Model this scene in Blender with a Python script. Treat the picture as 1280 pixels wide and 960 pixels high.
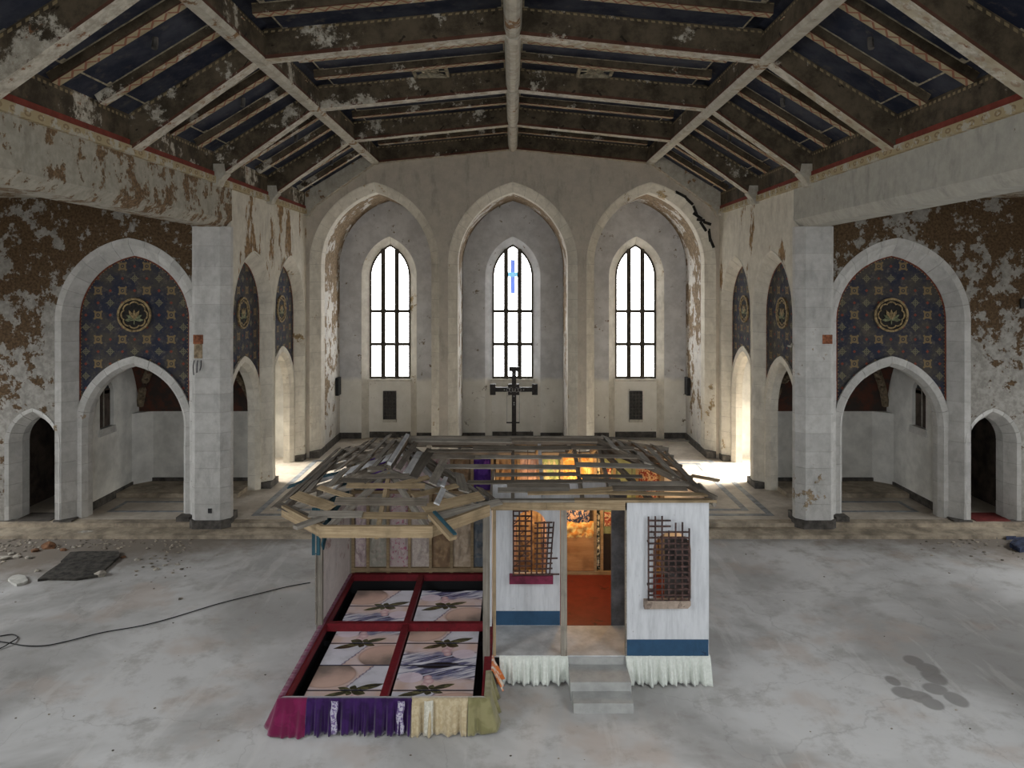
import bpy, bmesh, math, random
from mathutils import Vector, Matrix
from mathutils import noise as mnoise
from mathutils.geometry import tessellate_polygon

rnd = random.Random(7)
S = bpy.context.scene
C = S.collection
for _o in list(bpy.data.objects):
    bpy.data.objects.remove(_o)

# ---------------------------------------------------------------- camera
F, CX, CY, H = 920.0, 641.0, 355.0, 6.5          # focal length in px, vanishing point, eye height (m)
cam_d = bpy.data.cameras.new('camera')
cam = bpy.data.objects.new('camera', cam_d)
C.objects.link(cam)
cam.location = (0, 0, H)
cam.rotation_euler = (math.pi / 2, 0, 0)
cam_d.sensor_width = 36
cam_d.lens = 36 * F / 1280
cam_d.shift_x = -(CX - 640) / 1280
cam_d.shift_y = -(480 - CY) / 1280
cam_d.clip_end = 200
S.camera = cam

# ---------------------------------------------------------------- world, exposure, window daylight levels
w = bpy.data.worlds.new('overcast')
S.world = w
w.use_nodes = True
w.node_tree.nodes['Background'].inputs[0].default_value = (0.75, 0.82, 0.9, 1)
w.node_tree.nodes['Background'].inputs[1].default_value = 0.6
S.view_settings.view_transform = 'Standard'
S.view_settings.look = 'None'
S.view_settings.exposure = -0.2
S.view_settings.gamma = 1.0
S.view_settings.use_curve_mapping = False
DAY = dict(apse=12.0, side_right=7.0, side_left=6.0, transept_left=4.0, transept_right=4.0, nave=4.0)
# sky light falls inwards and down through the transept and rear windows (none of them in view)
def window_light(name, loc, tilt, size, power, toward, spread=150, color=(.92, .96, 1.0)):
    ld = bpy.data.lights.new(name, 'AREA')
    ld.shape = 'RECTANGLE'; ld.size, ld.size_y = size
    ld.energy = power; ld.color = color; ld.spread = math.radians(spread)
    lo = bpy.data.objects.new(name, ld); C.objects.link(lo)
    lo.location = loc
    d = Vector(toward).normalized() * math.cos(math.radians(tilt)) + Vector((0, 0, -math.sin(math.radians(tilt))))
    lo.rotation_euler = d.to_track_quat('-Z', 'Z').to_euler()
for yc in (10.9, 14.1, 17.3):
    window_light('transept_daylight', (-17.6, yc, 4.0), 38, (1.4, 4.4), 170, (1, 0, 0))
    window_light('transept_daylight', (17.6, yc, 4.0), 38, (1.4, 4.4), 150, (-1, 0, 0))
window_light('rear_daylight', (0, -6.5, 6.0), 32, (5.0, 5.0), 480, (0, 1, 0))
for sx in (-1, 1):
    for yc in (1.2, 5.2):
        window_light('nave_fill_light', (sx * 7.3, yc, 6.0), 38, (1.6, 3.4), 230, (-sx * .62, .78, 0))  # unseen lamps added to light the middle of the floor and the house front
window_light('side_room_sun', (11.3, 25.05, 3.1), 32, (1.3, 2.4), 480, (-1, -.15, 0), 55, (1, .93, .82))
window_light('side_room_sun', (-11.3, 25.05, 3.1), 32, (1.3, 2.4), 150, (1, -.15, 0), 55, (1, .95, .86))


# ---------------------------------------------------------------- helpers: objects
WL = {}
PROPS = ('label', 'category', 'group', 'kind')


def tag(o, label=None, category=None, group=None, kind=None):
    for k, v in zip(PROPS, (label, category, group, kind)):
        if v:
            o[k] = v
    return o


def place(o, parent, loc):
    C.objects.link(o)
    loc = Vector(loc)
    WL[o.name] = loc
    if parent:
        o.parent = parent
        o.location = loc - WL[parent.name]
    else:
        o.location = loc
    return o


def empty(name, loc, label=None, category=None, group=None, kind=None):
    o = bpy.data.objects.new(name, None)
    o.empty_display_size = 0.2
    place(o, None, loc)
    return tag(o, label, category, group, kind)


def mk(name, geo, mats, parent=None, smooth=False, recalc=True, origin=None):
    """geo = (verts, faces[, uvs per face][, material index per face]) in world metres -> one mesh object"""
    V, Fc = geo[0], geo[1]
    U = geo[2] if len(geo) > 2 else None
    MI = geo[3] if len(geo) > 3 else None
    V = [Vector(v) for v in V]
    if origin is None:
        xs = [v.x for v in V]; ys = [v.y for v in V]; zs = [v.z for v in V]
        origin = Vector(((min(xs) + max(xs)) / 2, (min(ys) + max(ys)) / 2, min(zs)))
    origin = Vector(origin)
    me = bpy.data.meshes.new(name)
    me.from_pydata([v - origin for v in V], [], Fc)
    if U:
        lay = me.uv_layers.new(name='UVMap')
        i = 0
        for f in U:
            for uv in f:
                lay.data[i].uv = uv
                i += 1
    if not isinstance(mats, (list, tuple)):
        mats = [mats]
    for m in mats:
        me.materials.append(m)
    if MI:
        for p, k in zip(me.polygons, MI):
            p.material_index = k
    if smooth:
        for p in me.polygons:
            p.use_smooth = True
    if recalc:
        bm = bmesh.new(); bm.from_mesh(me)
        bmesh.ops.recalc_face_normals(bm, faces=bm.faces)
        bm.to_mesh(me); bm.free()
    o = bpy.data.objects.new(name, me)
    return place(o, parent, origin)


def join(*geos):
    V, Fc, U, MI = [], [], [], []
    for g in geos:
        n = len(V)
        V += list(g[0])
        Fc += [tuple(i + n for i in f) for f in g[1]]
        U += list(g[2]) if len(g) > 2 and g[2] else [[(0, 0)] * len(f) for f in g[1]]
        MI += list(g[3]) if len(g) > 3 and g[3] else [0] * len(g[1])
    return V, Fc, U, MI


def beam(p0, p1, wd, ht, up=(0, 0, 1), mi=None, roll=0.0):
    """bar from p0 to p1 (centre line), width wd across, height ht along up; uv in metres, u along the bar"""
    p0, p1 = Vector(p0), Vector(p1)
    d = (p1 - p0); L = d.length; d.normalize()
    up = Vector(up)
    sd = d.cross(up)
    if sd.length < 1e-4:
        sd = d.cross(Vector((0, 1, 0)))
    sd.normalize()
    u2 = sd.cross(d).normalized()
    if roll:
        R = Matrix.Rotation(roll, 3, d)
        sd = R @ sd; u2 = R @ u2
    a, b = sd * wd / 2, u2 * ht / 2
    V = [p0 - a - b, p0 + a - b, p0 + a + b, p0 - a + b, p1 - a - b, p1 + a - b, p1 + a + b, p1 - a + b]
    Fc = [(0, 1, 5, 4), (1, 2, 6, 5), (2, 3, 7, 6), (3, 0, 4, 7), (0, 3, 2, 1), (4, 5, 6, 7)]
    U = []
    v0 = 0
    for wv in (wd, ht, wd, ht):
        U.append([(0, v0), (0, v0 + wv), (L, v0 + wv), (L, v0)])
        v0 += wv
    U += [[(0, 0), (ht, 0), (ht, wd), (0, wd)]] * 2
    return V, Fc, U, ([mi] * 6 if mi is not None else [0] * 6)


def box(x0, x1, y0, y1, z0, z1, mi=None):
    V = [(x0, y0, z0), (x1, y0, z0), (x1, y1, z0), (x0, y1, z0), (x0, y0, z1), (x1, y0, z1), (x1, y1, z1), (x0, y1, z1)]
    Fc = [(0, 3, 2, 1), (4, 5, 6, 7), (0, 1, 5, 4), (1, 2, 6, 5), (2, 3, 7, 6), (3, 0, 4, 7)]
    U = []
    for f in Fc:
        vs = [V[i] for i in f]
        for ax in range(3):
            if max(v[ax] for v in vs) - min(v[ax] for v in vs) < 1e-9:
                k = [i for i in range(3) if i != ax]
                U.append([(v[k[0]], v[k[1]]) for v in vs]); break
        else:
            U.append([(0, 0)] * 4)
    return V, Fc, U, ([mi] * 6 if mi is not None else [0] * 6)


def plate(outer, holes, d0, d1, mapf, mi_side=0):
    """flat slab with holes: outline/holes are 2D loops (a,b); mapf(a,b,d) -> world"""
    loops = [outer] + list(holes)
    tris = tessellate_polygon([[Vector((a, b, 0)) for a, b in lp] for lp in loops])
    flat = [p for lp in loops for p in lp]
    n = len(flat)
    V = [mapf(a, b, d0) for a, b in flat] + [mapf(a, b, d1) for a, b in flat]
    Fc, U, MI = [], [], []
    for t in tris:
        Fc.append(tuple(t)); U.append([flat[i] for i in t]); MI.append(0)
        Fc.append(tuple(i + n for i in reversed(t))); U.append([flat[i] for i in reversed(t)]); MI.append(0)
    k = 0
    for lp in loops:
        m = len(lp)
        for i in range(m):
            j = (i + 1) % m
            Fc.append((k + i, k + j, k + j + n, k + i + n))
            U.append([(0, i * .1), (0, i * .1 + .1), (d1 - d0, i * .1 + .1), (d1 - d0, i * .1)]); MI.append(mi_side)
        k += m
    return V, Fc, U, MI


class Arch:
    """pointed arch: half width w, floor z0, springing zs, radius R (all for offset 0), centred on c"""
    def __init__(s, c, w, z0, zs, R):
        s.c, s.w, s.z0, s.zs, s.R = c, w, z0, zs, R

    def thmax(s, e):
        return math.acos((s.R - s.w) / (s.R + e))

    def arc(s, side, t, e):
        th = t * s.thmax(e)
        return (s.c + side * ((s.R + e) * math.cos(th) - (s.R - s.w)), s.zs + (s.R + e) * math.sin(th))

    def jamb(s, side, t, e):
        return (s.c + side * (s.w + e), s.z0 + t * (s.zs - s.z0))

    def loop(s, e=0.0, n=14, z0=None):
        z0 = s.z0 if z0 is None else z0
        L = [(s.c - s.w - e, z0)] + [s.arc(-1, i / n, e) for i in range(n + 1)]
        R = [s.arc(1, i / n, e) for i in range(n)][::-1] + [(s.c + s.w + e, z0)]
        return L + R

    def apex(s, e=0.0):
        return s.arc(1, 1, e)[1]


def sweep(stations, profile, mapf, closed=True):
    """stations: list of functions e->(a,b); profile: list of (e,d)"""
    V, Fc, U = [], [], []
    m = len(profile)
    for st in stations:
        for e, d in profile:
            a, b = st(e)
            V.append(mapf(a, b, d))
    for i in range(len(stations) - 1):
        for j in range(m if closed else m - 1):
            k = (j + 1) % m
            Fc.append((i * m + j, i * m + k, (i + 1) * m + k, (i + 1) * m + j))
            U.append([(i, j), (i, j + 1), (i + 1, j + 1), (i + 1, j)])
    if closed:
        Fc.append(tuple(range(m))); U.append([(0, 0)] * m)
        Fc.append(tuple((len(stations) - 1) * m + j for j in range(m))); U.append([(0, 0)] * m)
    return V, Fc, U


def arch_stations(A, nj, na):
    """all stations from left foot to right foot"""
    st = []
    for i in range(nj):
        st.append(lambda e, t=i / nj: A.jamb(-1, t, e))
    for i in range(na + 1):
        st.append(lambda e, t=i / na: A.arc(-1, t, e))
    for i in range(na - 1, -1, -1):
        st.append(lambda e, t=i / na: A.arc(1, t, e))
    for i in range(nj - 1, -1, -1):
        st.append(lambda e, t=i / nj: A.jamb(1, t, e))
    return st


def ring(A, profile, mapf, mat, parent, name='voussoir', jamb_h=0.52, nv=6, jamb_from=0.0, mortar=None, core=0.01):
    """arch ring split into single dressed stones, with a slightly recessed mortar core behind the joints"""
    cp = [(e, d) for e, d in profile]
    ce = sum(p[0] for p in cp) / len(cp); cd = sum(p[1] for p in cp) / len(cp)
    shr = [(e + (core if e < ce else 0), d + (2 * core if d < cd else -core)) for e, d in cp]
    mk('mortar_bed', sweep(arch_stations(A, 2, 14), shr, mapf), mortar or mat, parent)
    Lj = A.zs - A.z0
    njb = max(1, round(Lj / jamb_h))
    La = A.R * A.thmax(0)
    for side in (-1, 1):
        for i in range(njb):
            t0, t1 = i / njb, (i + 1) / njb
            if t1 <= jamb_from:
                continue
            g = 0.004 / Lj
            jit = rnd.uniform(-.003, .004)
            prof = [(e + jit * (e < ce), d + jit * (d < cd)) for e, d in profile]
            mk('jamb_stone', sweep([lambda e, t=t0 + g, s=side: A.jamb(s, t, e), lambda e, t=t1 - g, s=side: A.jamb(s, t, e)], prof, mapf), mat, parent)
        for i in range(nv):
            t0, t1 = i / nv, (i + 1) / nv
            g = 0.004 / La
            sts = [lambda e, t=t0 + g + (t1 - t0 - 2 * g) * q / 3, s=side: A.arc(s, t, e) for q in range(4)]
            jit = rnd.uniform(-.004, .004)
            prof = [(e + jit * (e < ce), d + jit * (d < cd)) for e, d in profile]
            mk(name, sweep(sts, prof, mapf), mat, parent)


def grid_surf(nu, nv, fn):
    V = [fn(i / nu, j / nv) for j in range(nv + 1) for i in range(nu + 1)]
    Fc, U = [], []
    for j in range(nv):
        for i in range(nu):
            a = j * (nu + 1) + i
            Fc.append((a, a + 1, a + nu + 2, a + nu + 1))
            U.append([(i / nu, j / nv), ((i + 1) / nu, j / nv), ((i + 1) / nu, (j + 1) / nv), (i / nu, (j + 1) / nv)])
    return V, Fc, U


def tube(pts, r, n=8, cap=True):
    pts = [Vector(p) for p in pts]
    V, Fc, U = [], [], []
    for k, p in enumerate(pts):
        d = (pts[min(k + 1, len(pts) - 1)] - pts[max(k - 1, 0)]).normalized()
        up = Vector((0, 0, 1)) if abs(d.z) < .9 else Vector((1, 0, 0))
        s = d.cross(up).normalized(); u = s.cross(d)
        for i in range(n):
            a = 2 * math.pi * i / n
            V.append(p + s * math.cos(a) * r + u * math.sin(a) * r)
    for k in range(len(pts) - 1):
        for i in range(n):
            j = (i + 1) % n
            Fc.append((k * n + i, k * n + j, k * n + n + j, k * n + n + i))
            U.append([(k, i / n), (k, (i + 1) / n), (k + 1, (i + 1) / n), (k + 1, i / n)])
    if cap:
        Fc.append(tuple(range(n))); U.append([(0, 0)] * n)
        Fc.append(tuple((len(pts) - 1) * n + i for i in range(n))); U.append([(0, 0)] * n)
    return V, Fc, U


def spline(pts, n=8):
    pts = [Vector(p) for p in pts]
    out = []
    for i in range(len(pts) - 1):
        p0 = pts[max(i - 1, 0)]; p1 = pts[i]; p2 = pts[i + 1]; p3 = pts[min(i + 2, len(pts) - 1)]
        for k in range(n):
            t = k / n
            out.append(.5 * ((2 * p1) + (p2 - p0) * t + (2 * p0 - 5 * p1 + 4 * p2 - p3) * t * t + (3 * p1 - p0 - 3 * p2 + p3) * t ** 3))
    out.append(pts[-1])
    return out


def on_floor(x, y, z=0.0):
    """floor point (height z) seen at photo pixel x, y"""
    Y = F * (H - z) / (y - CY)
    return Vector(((x - CX) * Y / F, Y, z))


# ---------------------------------------------------------------- helpers: materials
class Mat:
    def __init__(s, name, rough=0.85, spec=0.3):
        s.m = bpy.data.materials.new(name)
        s.m.use_nodes = True
        s.t = s.m.node_tree
        s.b = s.t.nodes['Principled BSDF']
        s.b.inputs['Roughness'].default_value = rough
        s.b.inputs['Specular IOR Level'].default_value = spec
        s._geo = None

    def node(s, typ, **props):
        n = s.t.nodes.new(typ)
        for k, v in props.items():
            setattr(n, k, v)
        return n

    def put(s, sock, v):
        if isinstance(v, bpy.types.NodeSocket):
            s.t.links.new(v, sock)
        elif v is not None:
            if isinstance(v, (tuple, list)) and len(v) == 3 and sock.type == 'RGBA':
                v = (*v, 1)
            sock.default_value = v

    def pos(s):
        if not s._geo:
            s._geo = s.node('ShaderNodeNewGeometry')
        return s._geo.outputs['Position']

    def uv(s):
        return s.node('ShaderNodeTexCoord').outputs['UV']

    def rand(s):
        return s.node('ShaderNodeObjectInfo').outputs['Random']

    def sep(s, v):
        n = s.node('ShaderNodeSeparateXYZ'); s.put(n.inputs[0], v)
        return n.outputs

    def comb(s, x=0.0, y=0.0, z=0.0):
        n = s.node('ShaderNodeCombineXYZ')
        for i, v in enumerate((x, y, z)):
            s.put(n.inputs[i], v)
        return n.outputs[0]

    def M(s, op, a, b=None, c=None, clamp=False):
        n = s.node('ShaderNodeMath', operation=op, use_clamp=clamp)
        s.put(n.inputs[0], a)
        if b is not None: s.put(n.inputs[1], b)
        if c is not None: s.put(n.inputs[2], c)
        return n.outputs[0]

    def vmul(s, v, k):
        n = s.node('ShaderNodeVectorMath', operation='MULTIPLY')
        s.put(n.inputs[0], v); n.inputs[1].default_value = k
        return n.outputs[0]

    def vadd(s, v, k):
        n = s.node('ShaderNodeVectorMath', operation='ADD')
        s.put(n.inputs[0], v); s.put(n.inputs[1], k)
        return n.outputs[0]

    def noise(s, vec, scale, detail=5, rough=.6, dist=0.0, out=0):
        n = s.node('ShaderNodeTexNoise')
        s.put(n.inputs['Vector'], vec)
        n.inputs['Scale'].default_value = scale
        n.inputs['Detail'].default_value = detail
        n.inputs['Roughness'].default_value = rough
        n.inputs['Distortion'].default_value = dist
        return n.outputs[out]

    def step(s, v, a, b, to0=0.0, to1=1.0):
        n = s.node('ShaderNodeMapRange', interpolation_type='SMOOTHSTEP')
        s.put(n.inputs[0], v)
        for i, q in enumerate((a, b, to0, to1)):
            s.put(n.inputs[i + 1], q)
        return n.outputs[0]

    def mix(s, f, a, b, blend='MIX'):
        n = s.node('ShaderNodeMix', data_type='RGBA', blend_type=blend)
        s.put(n.inputs[0], f)
        s.put(n.inputs[6], a); s.put(n.inputs[7], b)
        return n.outputs[2]

    def col(s, c):
        s.put(s.b.inputs['Base Color'], c)
        return s

    def bump(s, h, strength=.3, dist=.02):
        n = s.node('ShaderNodeBump')
        n.inputs['Strength'].default_value = strength
        n.inputs['Distance'].default_value = dist
        s.put(n.inputs['Height'], h)
        s.put(s.b.inputs['Normal'], n.outputs[0])
        return s

    def emit(s, c, k):
        s.put(s.b.inputs['Emission Color'], c)
        s.put(s.b.inputs['Emission Strength'], k)
        return s


def plain(name, c, rough=.8, var=.12, scale=6.0, bump=.15, metal=0.0, spec=.3):
    q = Mat(name, rough, spec)
    n = q.noise(q.pos(), scale, 6, .65)
    dark = tuple(x * (1 - 2 * var) for x in c); lite = tuple(min(1, x * (1 + 2 * var)) for x in c)
    q.col(q.mix(q.step(n, .3, .7), dark, lite))
    q.b.inputs['Metallic'].default_value = metal
    if bump:
        q.bump(n, bump, .01)
    return q.m


def peel(name, base, under, amt=.2, scale=1.3, base2=None, zmod=None, rand=.0, rough=.9, streak=1.0):
    """flaking paint over a darker coat; amt 0..1 is how much has flaked. zmod=(z0,gain) flakes more above z0"""
    q = Mat(name, rough, .2)
    p = q.pos()
    ps = q.vmul(p, (1, 1, streak)) if streak != 1 else p
    n1 = q.noise(ps, scale, 9, .72)
    n2 = q.noise(ps, scale * .35, 3, .5)
    n = q.M('ADD', q.M('MULTIPLY', n1, .65), q.M('MULTIPLY', n2, .35))
    thr = .5 + (.5 - amt) * .36
    if zmod:
        z = q.sep(p)[2]
        n = q.M('ADD', n, q.M('MULTIPLY', q.M('SUBTRACT', z, zmod[0]), zmod[1], clamp=False))
    fac = q.step(n, thr - .012, thr + .012)
    tone = q.noise(p, scale * 2.2, 6, .7)
    b2 = base2 or tuple(x * .74 for x in base)
    cb = q.mix(q.step(tone, .32, .68), b2, base)
    grime = q.step(q.noise(q.vmul(p, (1, 1, .35)), 3.3, 5, .7), .5, .75, 0, .55)
    cb = q.mix(grime, cb, tuple(x * .6 for x in b2))
    if rand:
        cb = q.mix(q.M('MULTIPLY', q.rand(), rand), cb, tuple(x * .45 for x in base))
    cu = q.mix(q.step(q.noise(p, scale * 5, 6, .7), .35, .65), tuple(x * .55 for x in under), tuple(min(1, x * 1.25) for x in under))
    q.col(q.mix(fac, cb, cu))
    q.bump(q.M('ADD', q.M('MULTIPLY', fac, -1.0), q.M('MULTIPLY', tone, .3)), .35, .01)
    return q.m


def woodmat(name, c1, c2, rough=.85, rand=.5, grain=(1.3, 28, 1)):
    q = Mat(name, rough, .2)
    r = q.rand()
    v = q.vadd(q.vmul(q.uv(), grain), q.comb(q.M('MULTIPLY', r, 37.0), q.M('MULTIPLY', r, 91.0), 0.0))
    g = q.noise(v, 1.0, 6, .65, .4)
    blot = q.noise(q.pos(), 3.1, 4, .6)
    c = q.mix(q.step(g, .32, .68), c1, c2)
    c = q.mix(q.step(blot, .42, .72, 0, .6), c, tuple(x * .55 for x in c1))
    c = q.mix(q.M('MULTIPLY', r, rand), c, tuple(x * .42 for x in c1))
    q.col(c)
    q.bump(g, .4, .008)
    return q.m


def cloth(name, c1, c2, scale=14.0, emboss=.3, thr=(.45, .58), sheen=.3):
    q = Mat(name, .9, .15)
    p = q.pos()
    n = q.noise(p, scale, 3, .5, .6)
    q.col(q.mix(q.step(n, *thr), c1, c2))
    q.b.inputs['Sheen Weight'].default_value = sheen
    q.bump(q.noise(p, 160, 2, .5), emboss, .003)
    return q.m


def glass_light(name, c, k, var=.1):
    q = Mat(name, .4, .5)
    n = q.noise(q.pos(), 1.6, 3, .5)
    q.col((.7, .7, .7))
    q.emit(q.mix(q.step(n, .3, .7), tuple(x * (1 - var) for x in c), c), k)
    return q.m


MT = {}
MT['stone'] = peel('limewashed_stone', (.58, .57, .545), (.30, .23, .15), .17, 1.6, (.45, .44, .415), rand=.28)
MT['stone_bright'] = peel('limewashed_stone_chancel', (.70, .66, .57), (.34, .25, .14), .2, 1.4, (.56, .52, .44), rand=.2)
MT['mortar'] = plain('lime_mortar', (.30, .28, .24), .95)
MT['plaster'] = peel('plaster_chancel', (.62, .58, .49), (.26, .16, .075), .27, 1.3, (.5, .46, .38), zmod=(6.0, .012), streak=.45)
MT['plaster_gable'] = peel('plaster_gable', (.52, .465, .385), (.22, .17, .11), .08, 1.3, (.44, .395, .33))
MT['plaster_transept'] = peel('plaster_transept_flaking', (.33, .315, .285), (.095, .06, .031), .45, 3.0, (.20, .19, .17), zmod=(4.3, .014))
MT['plaster_beam'] = peel('plaster_beam', (.38, .35, .29), (.17, .11, .06), .47, 2.8, (.28, .26, .21))
MT['plaster_beam_clean'] = peel('plaster_beam_clean', (.40, .385, .335), (.2, .15, .09), .12, 2.2, (.33, .32, .28))
MT['reveal'] = peel('plaster_reveal', (.62, .59, .53), (.24, .175, .11), .4, 1.7, (.5, .48, .45), zmod=(2.5, .012))
MT['white'] = plain('whitewash', (.66, .65, .61), .9, .09, 1.4)
MT['plinth'] = plain('dark_plinth', (.075, .068, .06), .7, .25, 5)
MT['step'] = plain('step_stone', (.31, .26, .195), .6, .22, 2.5)
MT['band'] = plain('grey_marble_band', (.22, .235, .25), .45, .2, 4)
q = Mat('cream_marble', .42, .4)
n = q.noise(q.pos(), .9, 6, .65)
q.col(q.mix(q.step(q.noise(q.pos(), 4.5, 7, .7), .4, .7, 0, .5), q.mix(q.step(n, .35, .65), (.42, .365, .30), (.58, .525, .45)), (.26, .22, .175)))
MT['marble'] = q.m
# apse wall: grey coat above an old cream dado line
q = Mat('apse_plaster', .9, .2)
p = q.pos(); z = q.sep(p)[2]
n1 = q.noise(p, 1.7, 8, .7)
grey = q.mix(q.step(n1, .35, .65), (.46, .455, .45), (.60, .595, .59))
cream = q.mix(q.step(n1, .3, .7), (.68, .65, .57), (.78, .75, .68))
edge = q.step(q.M('ADD', z, q.M('MULTIPLY', q.noise(p, 2.5, 3, .5), .25)), 2.6, 2.86)
spot = q.step(q.noise(p, 3.1, 9, .75), .62, .65)
q.col(q.mix(spot, q.mix(edge, cream, grey), (.2, .16, .115)))
q.bump(n1, .15, .01)
MT['apse'] = q.m
# nave floor: worn concrete screed
q = Mat('worn_screed', .75, .25)
p = q.pos(); xyz = q.sep(p)
big = q.noise(p, .28, 5, .6, .6)
mid = q.noise(p, 1.6, 8, .7)
fine = q.noise(p, 14, 4, .7)
c = q.mix(q.step(big, .36, .62), (.36, .352, .34), (.58, .575, .568))
c = q.mix(q.step(mid, .48, .66, 0, .5), c, (.29, .272, .25))
c = q.mix(q.step(fine, .66, .72, 0, .6), c, (.2, .185, .17))
pink = q.step(q.noise(p, .55, 4, .6), .52, .66, 0, .45)
c = q.mix(pink, c, (.45, .36, .30))
scr = q.step(q.noise(q.vmul(p, (2.2, .35, 1)), 1.1, 6, .6), .56, .64, 0, .32)
c = q.mix(scr, c, (.62, .61, .59))
vor = q.node('ShaderNodeTexVoronoi', feature='DISTANCE_TO_EDGE')
q.put(vor.inputs['Vector'], q.vadd(p, q.vmul(q.noise(p, .9, 5, .6, out=1), (1.3, 1.3, 0))))
vor.inputs['Scale'].default_value = .22
c = q.mix(q.step(vor.outputs['Distance'], .0, .004, .26, 0), c, (.22, .21, .2))
# dirt heaped along the transept step and a cluster of round dried spills
dirt = q.step(q.M('ADD', q.M('ADD', xyz[1], q.M('SUBTRACT', q.M('MULTIPLY', q.M('ABSOLUTE', xyz[0]), .38), q.M('MULTIPLY', xyz[0], .06))), q.M('MULTIPLY', q.noise(p, .8, 6, .7), 3.4)), 21.5, 24.0, 0, .88)
c = q.mix(dirt, c, (.17, .14, .108))
spill = None
for (ux, uy, a, b) in ((1142, 826, .17, .2), (1160, 836, .2, .22), (1168, 847, .2, .26), (1116, 851, .12, .17), (1169, 861, .2, .19), (1131, 866, .2, .2), (1150, 871, .2, .2), (1166, 880, .17, .18), (1195, 874, .17, .24)):
    sx, sy, _ = on_floor(ux, uy)
    dx = q.M('DIVIDE', q.M('SUBTRACT', xyz[0], sx), a); dy = q.M('DIVIDE', q.M('SUBTRACT', xyz[1], sy), b)
    r2 = q.M('ADD', q.M('MULTIPLY', dx, dx), q.M('MULTIPLY', dy, dy))
    f = q.step(q.M('ADD', r2, q.M('MULTIPLY', mid, .8)), 1.0, 1.5, .62, 0)
    spill = f if spill is None else q.M('MAXIMUM', spill, f)
c = q.mix(spill, c, (.15, .14, .13))
q.col(c)
q.bump(q.M('ADD', mid, q.M('MULTIPLY', fine, .4)), .12, .01)
MT['screed'] = q.m

# ================================================================ THE CHURCH
W = 7.5            # half width of nave and chancel
YF = 19.6          # transept front walls / chancel opening
YG = 26.75         # gable screen with three arches
YA = 30.1          # apse back wall
PZ = 0.18          # chancel floor level
XO = 18.0          # transept outer walls
YT = 8.6           # west side of the transepts
YR = -7.0          # rear of the nave

def front(Y):
    return lambda a, b, d: (a, Y + d, b)
def sidewall(s, X=W):
    return lambda a, b, d: (s * (X + d), a, b)

# ---- floors and steps
floor = mk('floor', box(-XO - .4, XO + .4, YR - .4, 19.2, -.25, 0), MT['screed'])
tag(floor, 'worn grey concrete nave floor with dirt and dried spills', 'floor', None, 'structure')
plat = mk('floor_chancel', box(-XO - .4, XO + .4, 19.55, YA + .6, -.25, PZ), MT['marble'])
tag(plat, 'cream marble chancel floor with grey inlaid bands', 'floor', None, 'structure')
for k, (y0, y1, z1) in enumerate(((18.75, 19.48, .09), (19.42, 19.75, PZ + .004))):
    x = -15.0
    while x < 15:
        L = rnd.uniform(1.7, 2.6)
        mk('step_slab', box(x + .003, min(x + L, 15.2) - .003, y0, y1, -.05, z1 + rnd.uniform(-.002, .002)), MT['step'], plat)
        x += L
def band_rect(hx, y0, y1, wd, parent=plat, cx=0.0, z=PZ):
    a = .006
    for xx in (-hx, hx):
        mk('marble_band', box(cx + xx - wd / 2, cx + xx + wd / 2, y0, y1, z - .02, z + a), MT['band'], parent)
    for yy in (y0, y1):
        mk('marble_band', box(cx - hx - wd / 2, cx + hx + wd / 2, yy - wd / 2, yy + wd / 2, z - .02, z + a + .001), MT['band'], parent)
band_rect(7.05, 20.15, 26.3, .17)
band_rect(6.5, 20.6, 25.9, .17)
band_rect(5.5, 21.3, 25.3, .15)
band_rect(5.0, 21.75, 24.9, .15)
band_rect(3.9, 22.3, 24.4, .15)

# ---- arches shared by transept fronts and chancel sides
def big_arch(c, w=1.49):
    return Arch(c, w, PZ - .06, 5.5, w * 1.2)
def sub_arch(c, w=1.3):
    return Arch(c, w, PZ - .05, 2.63, w * 1.292)

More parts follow.
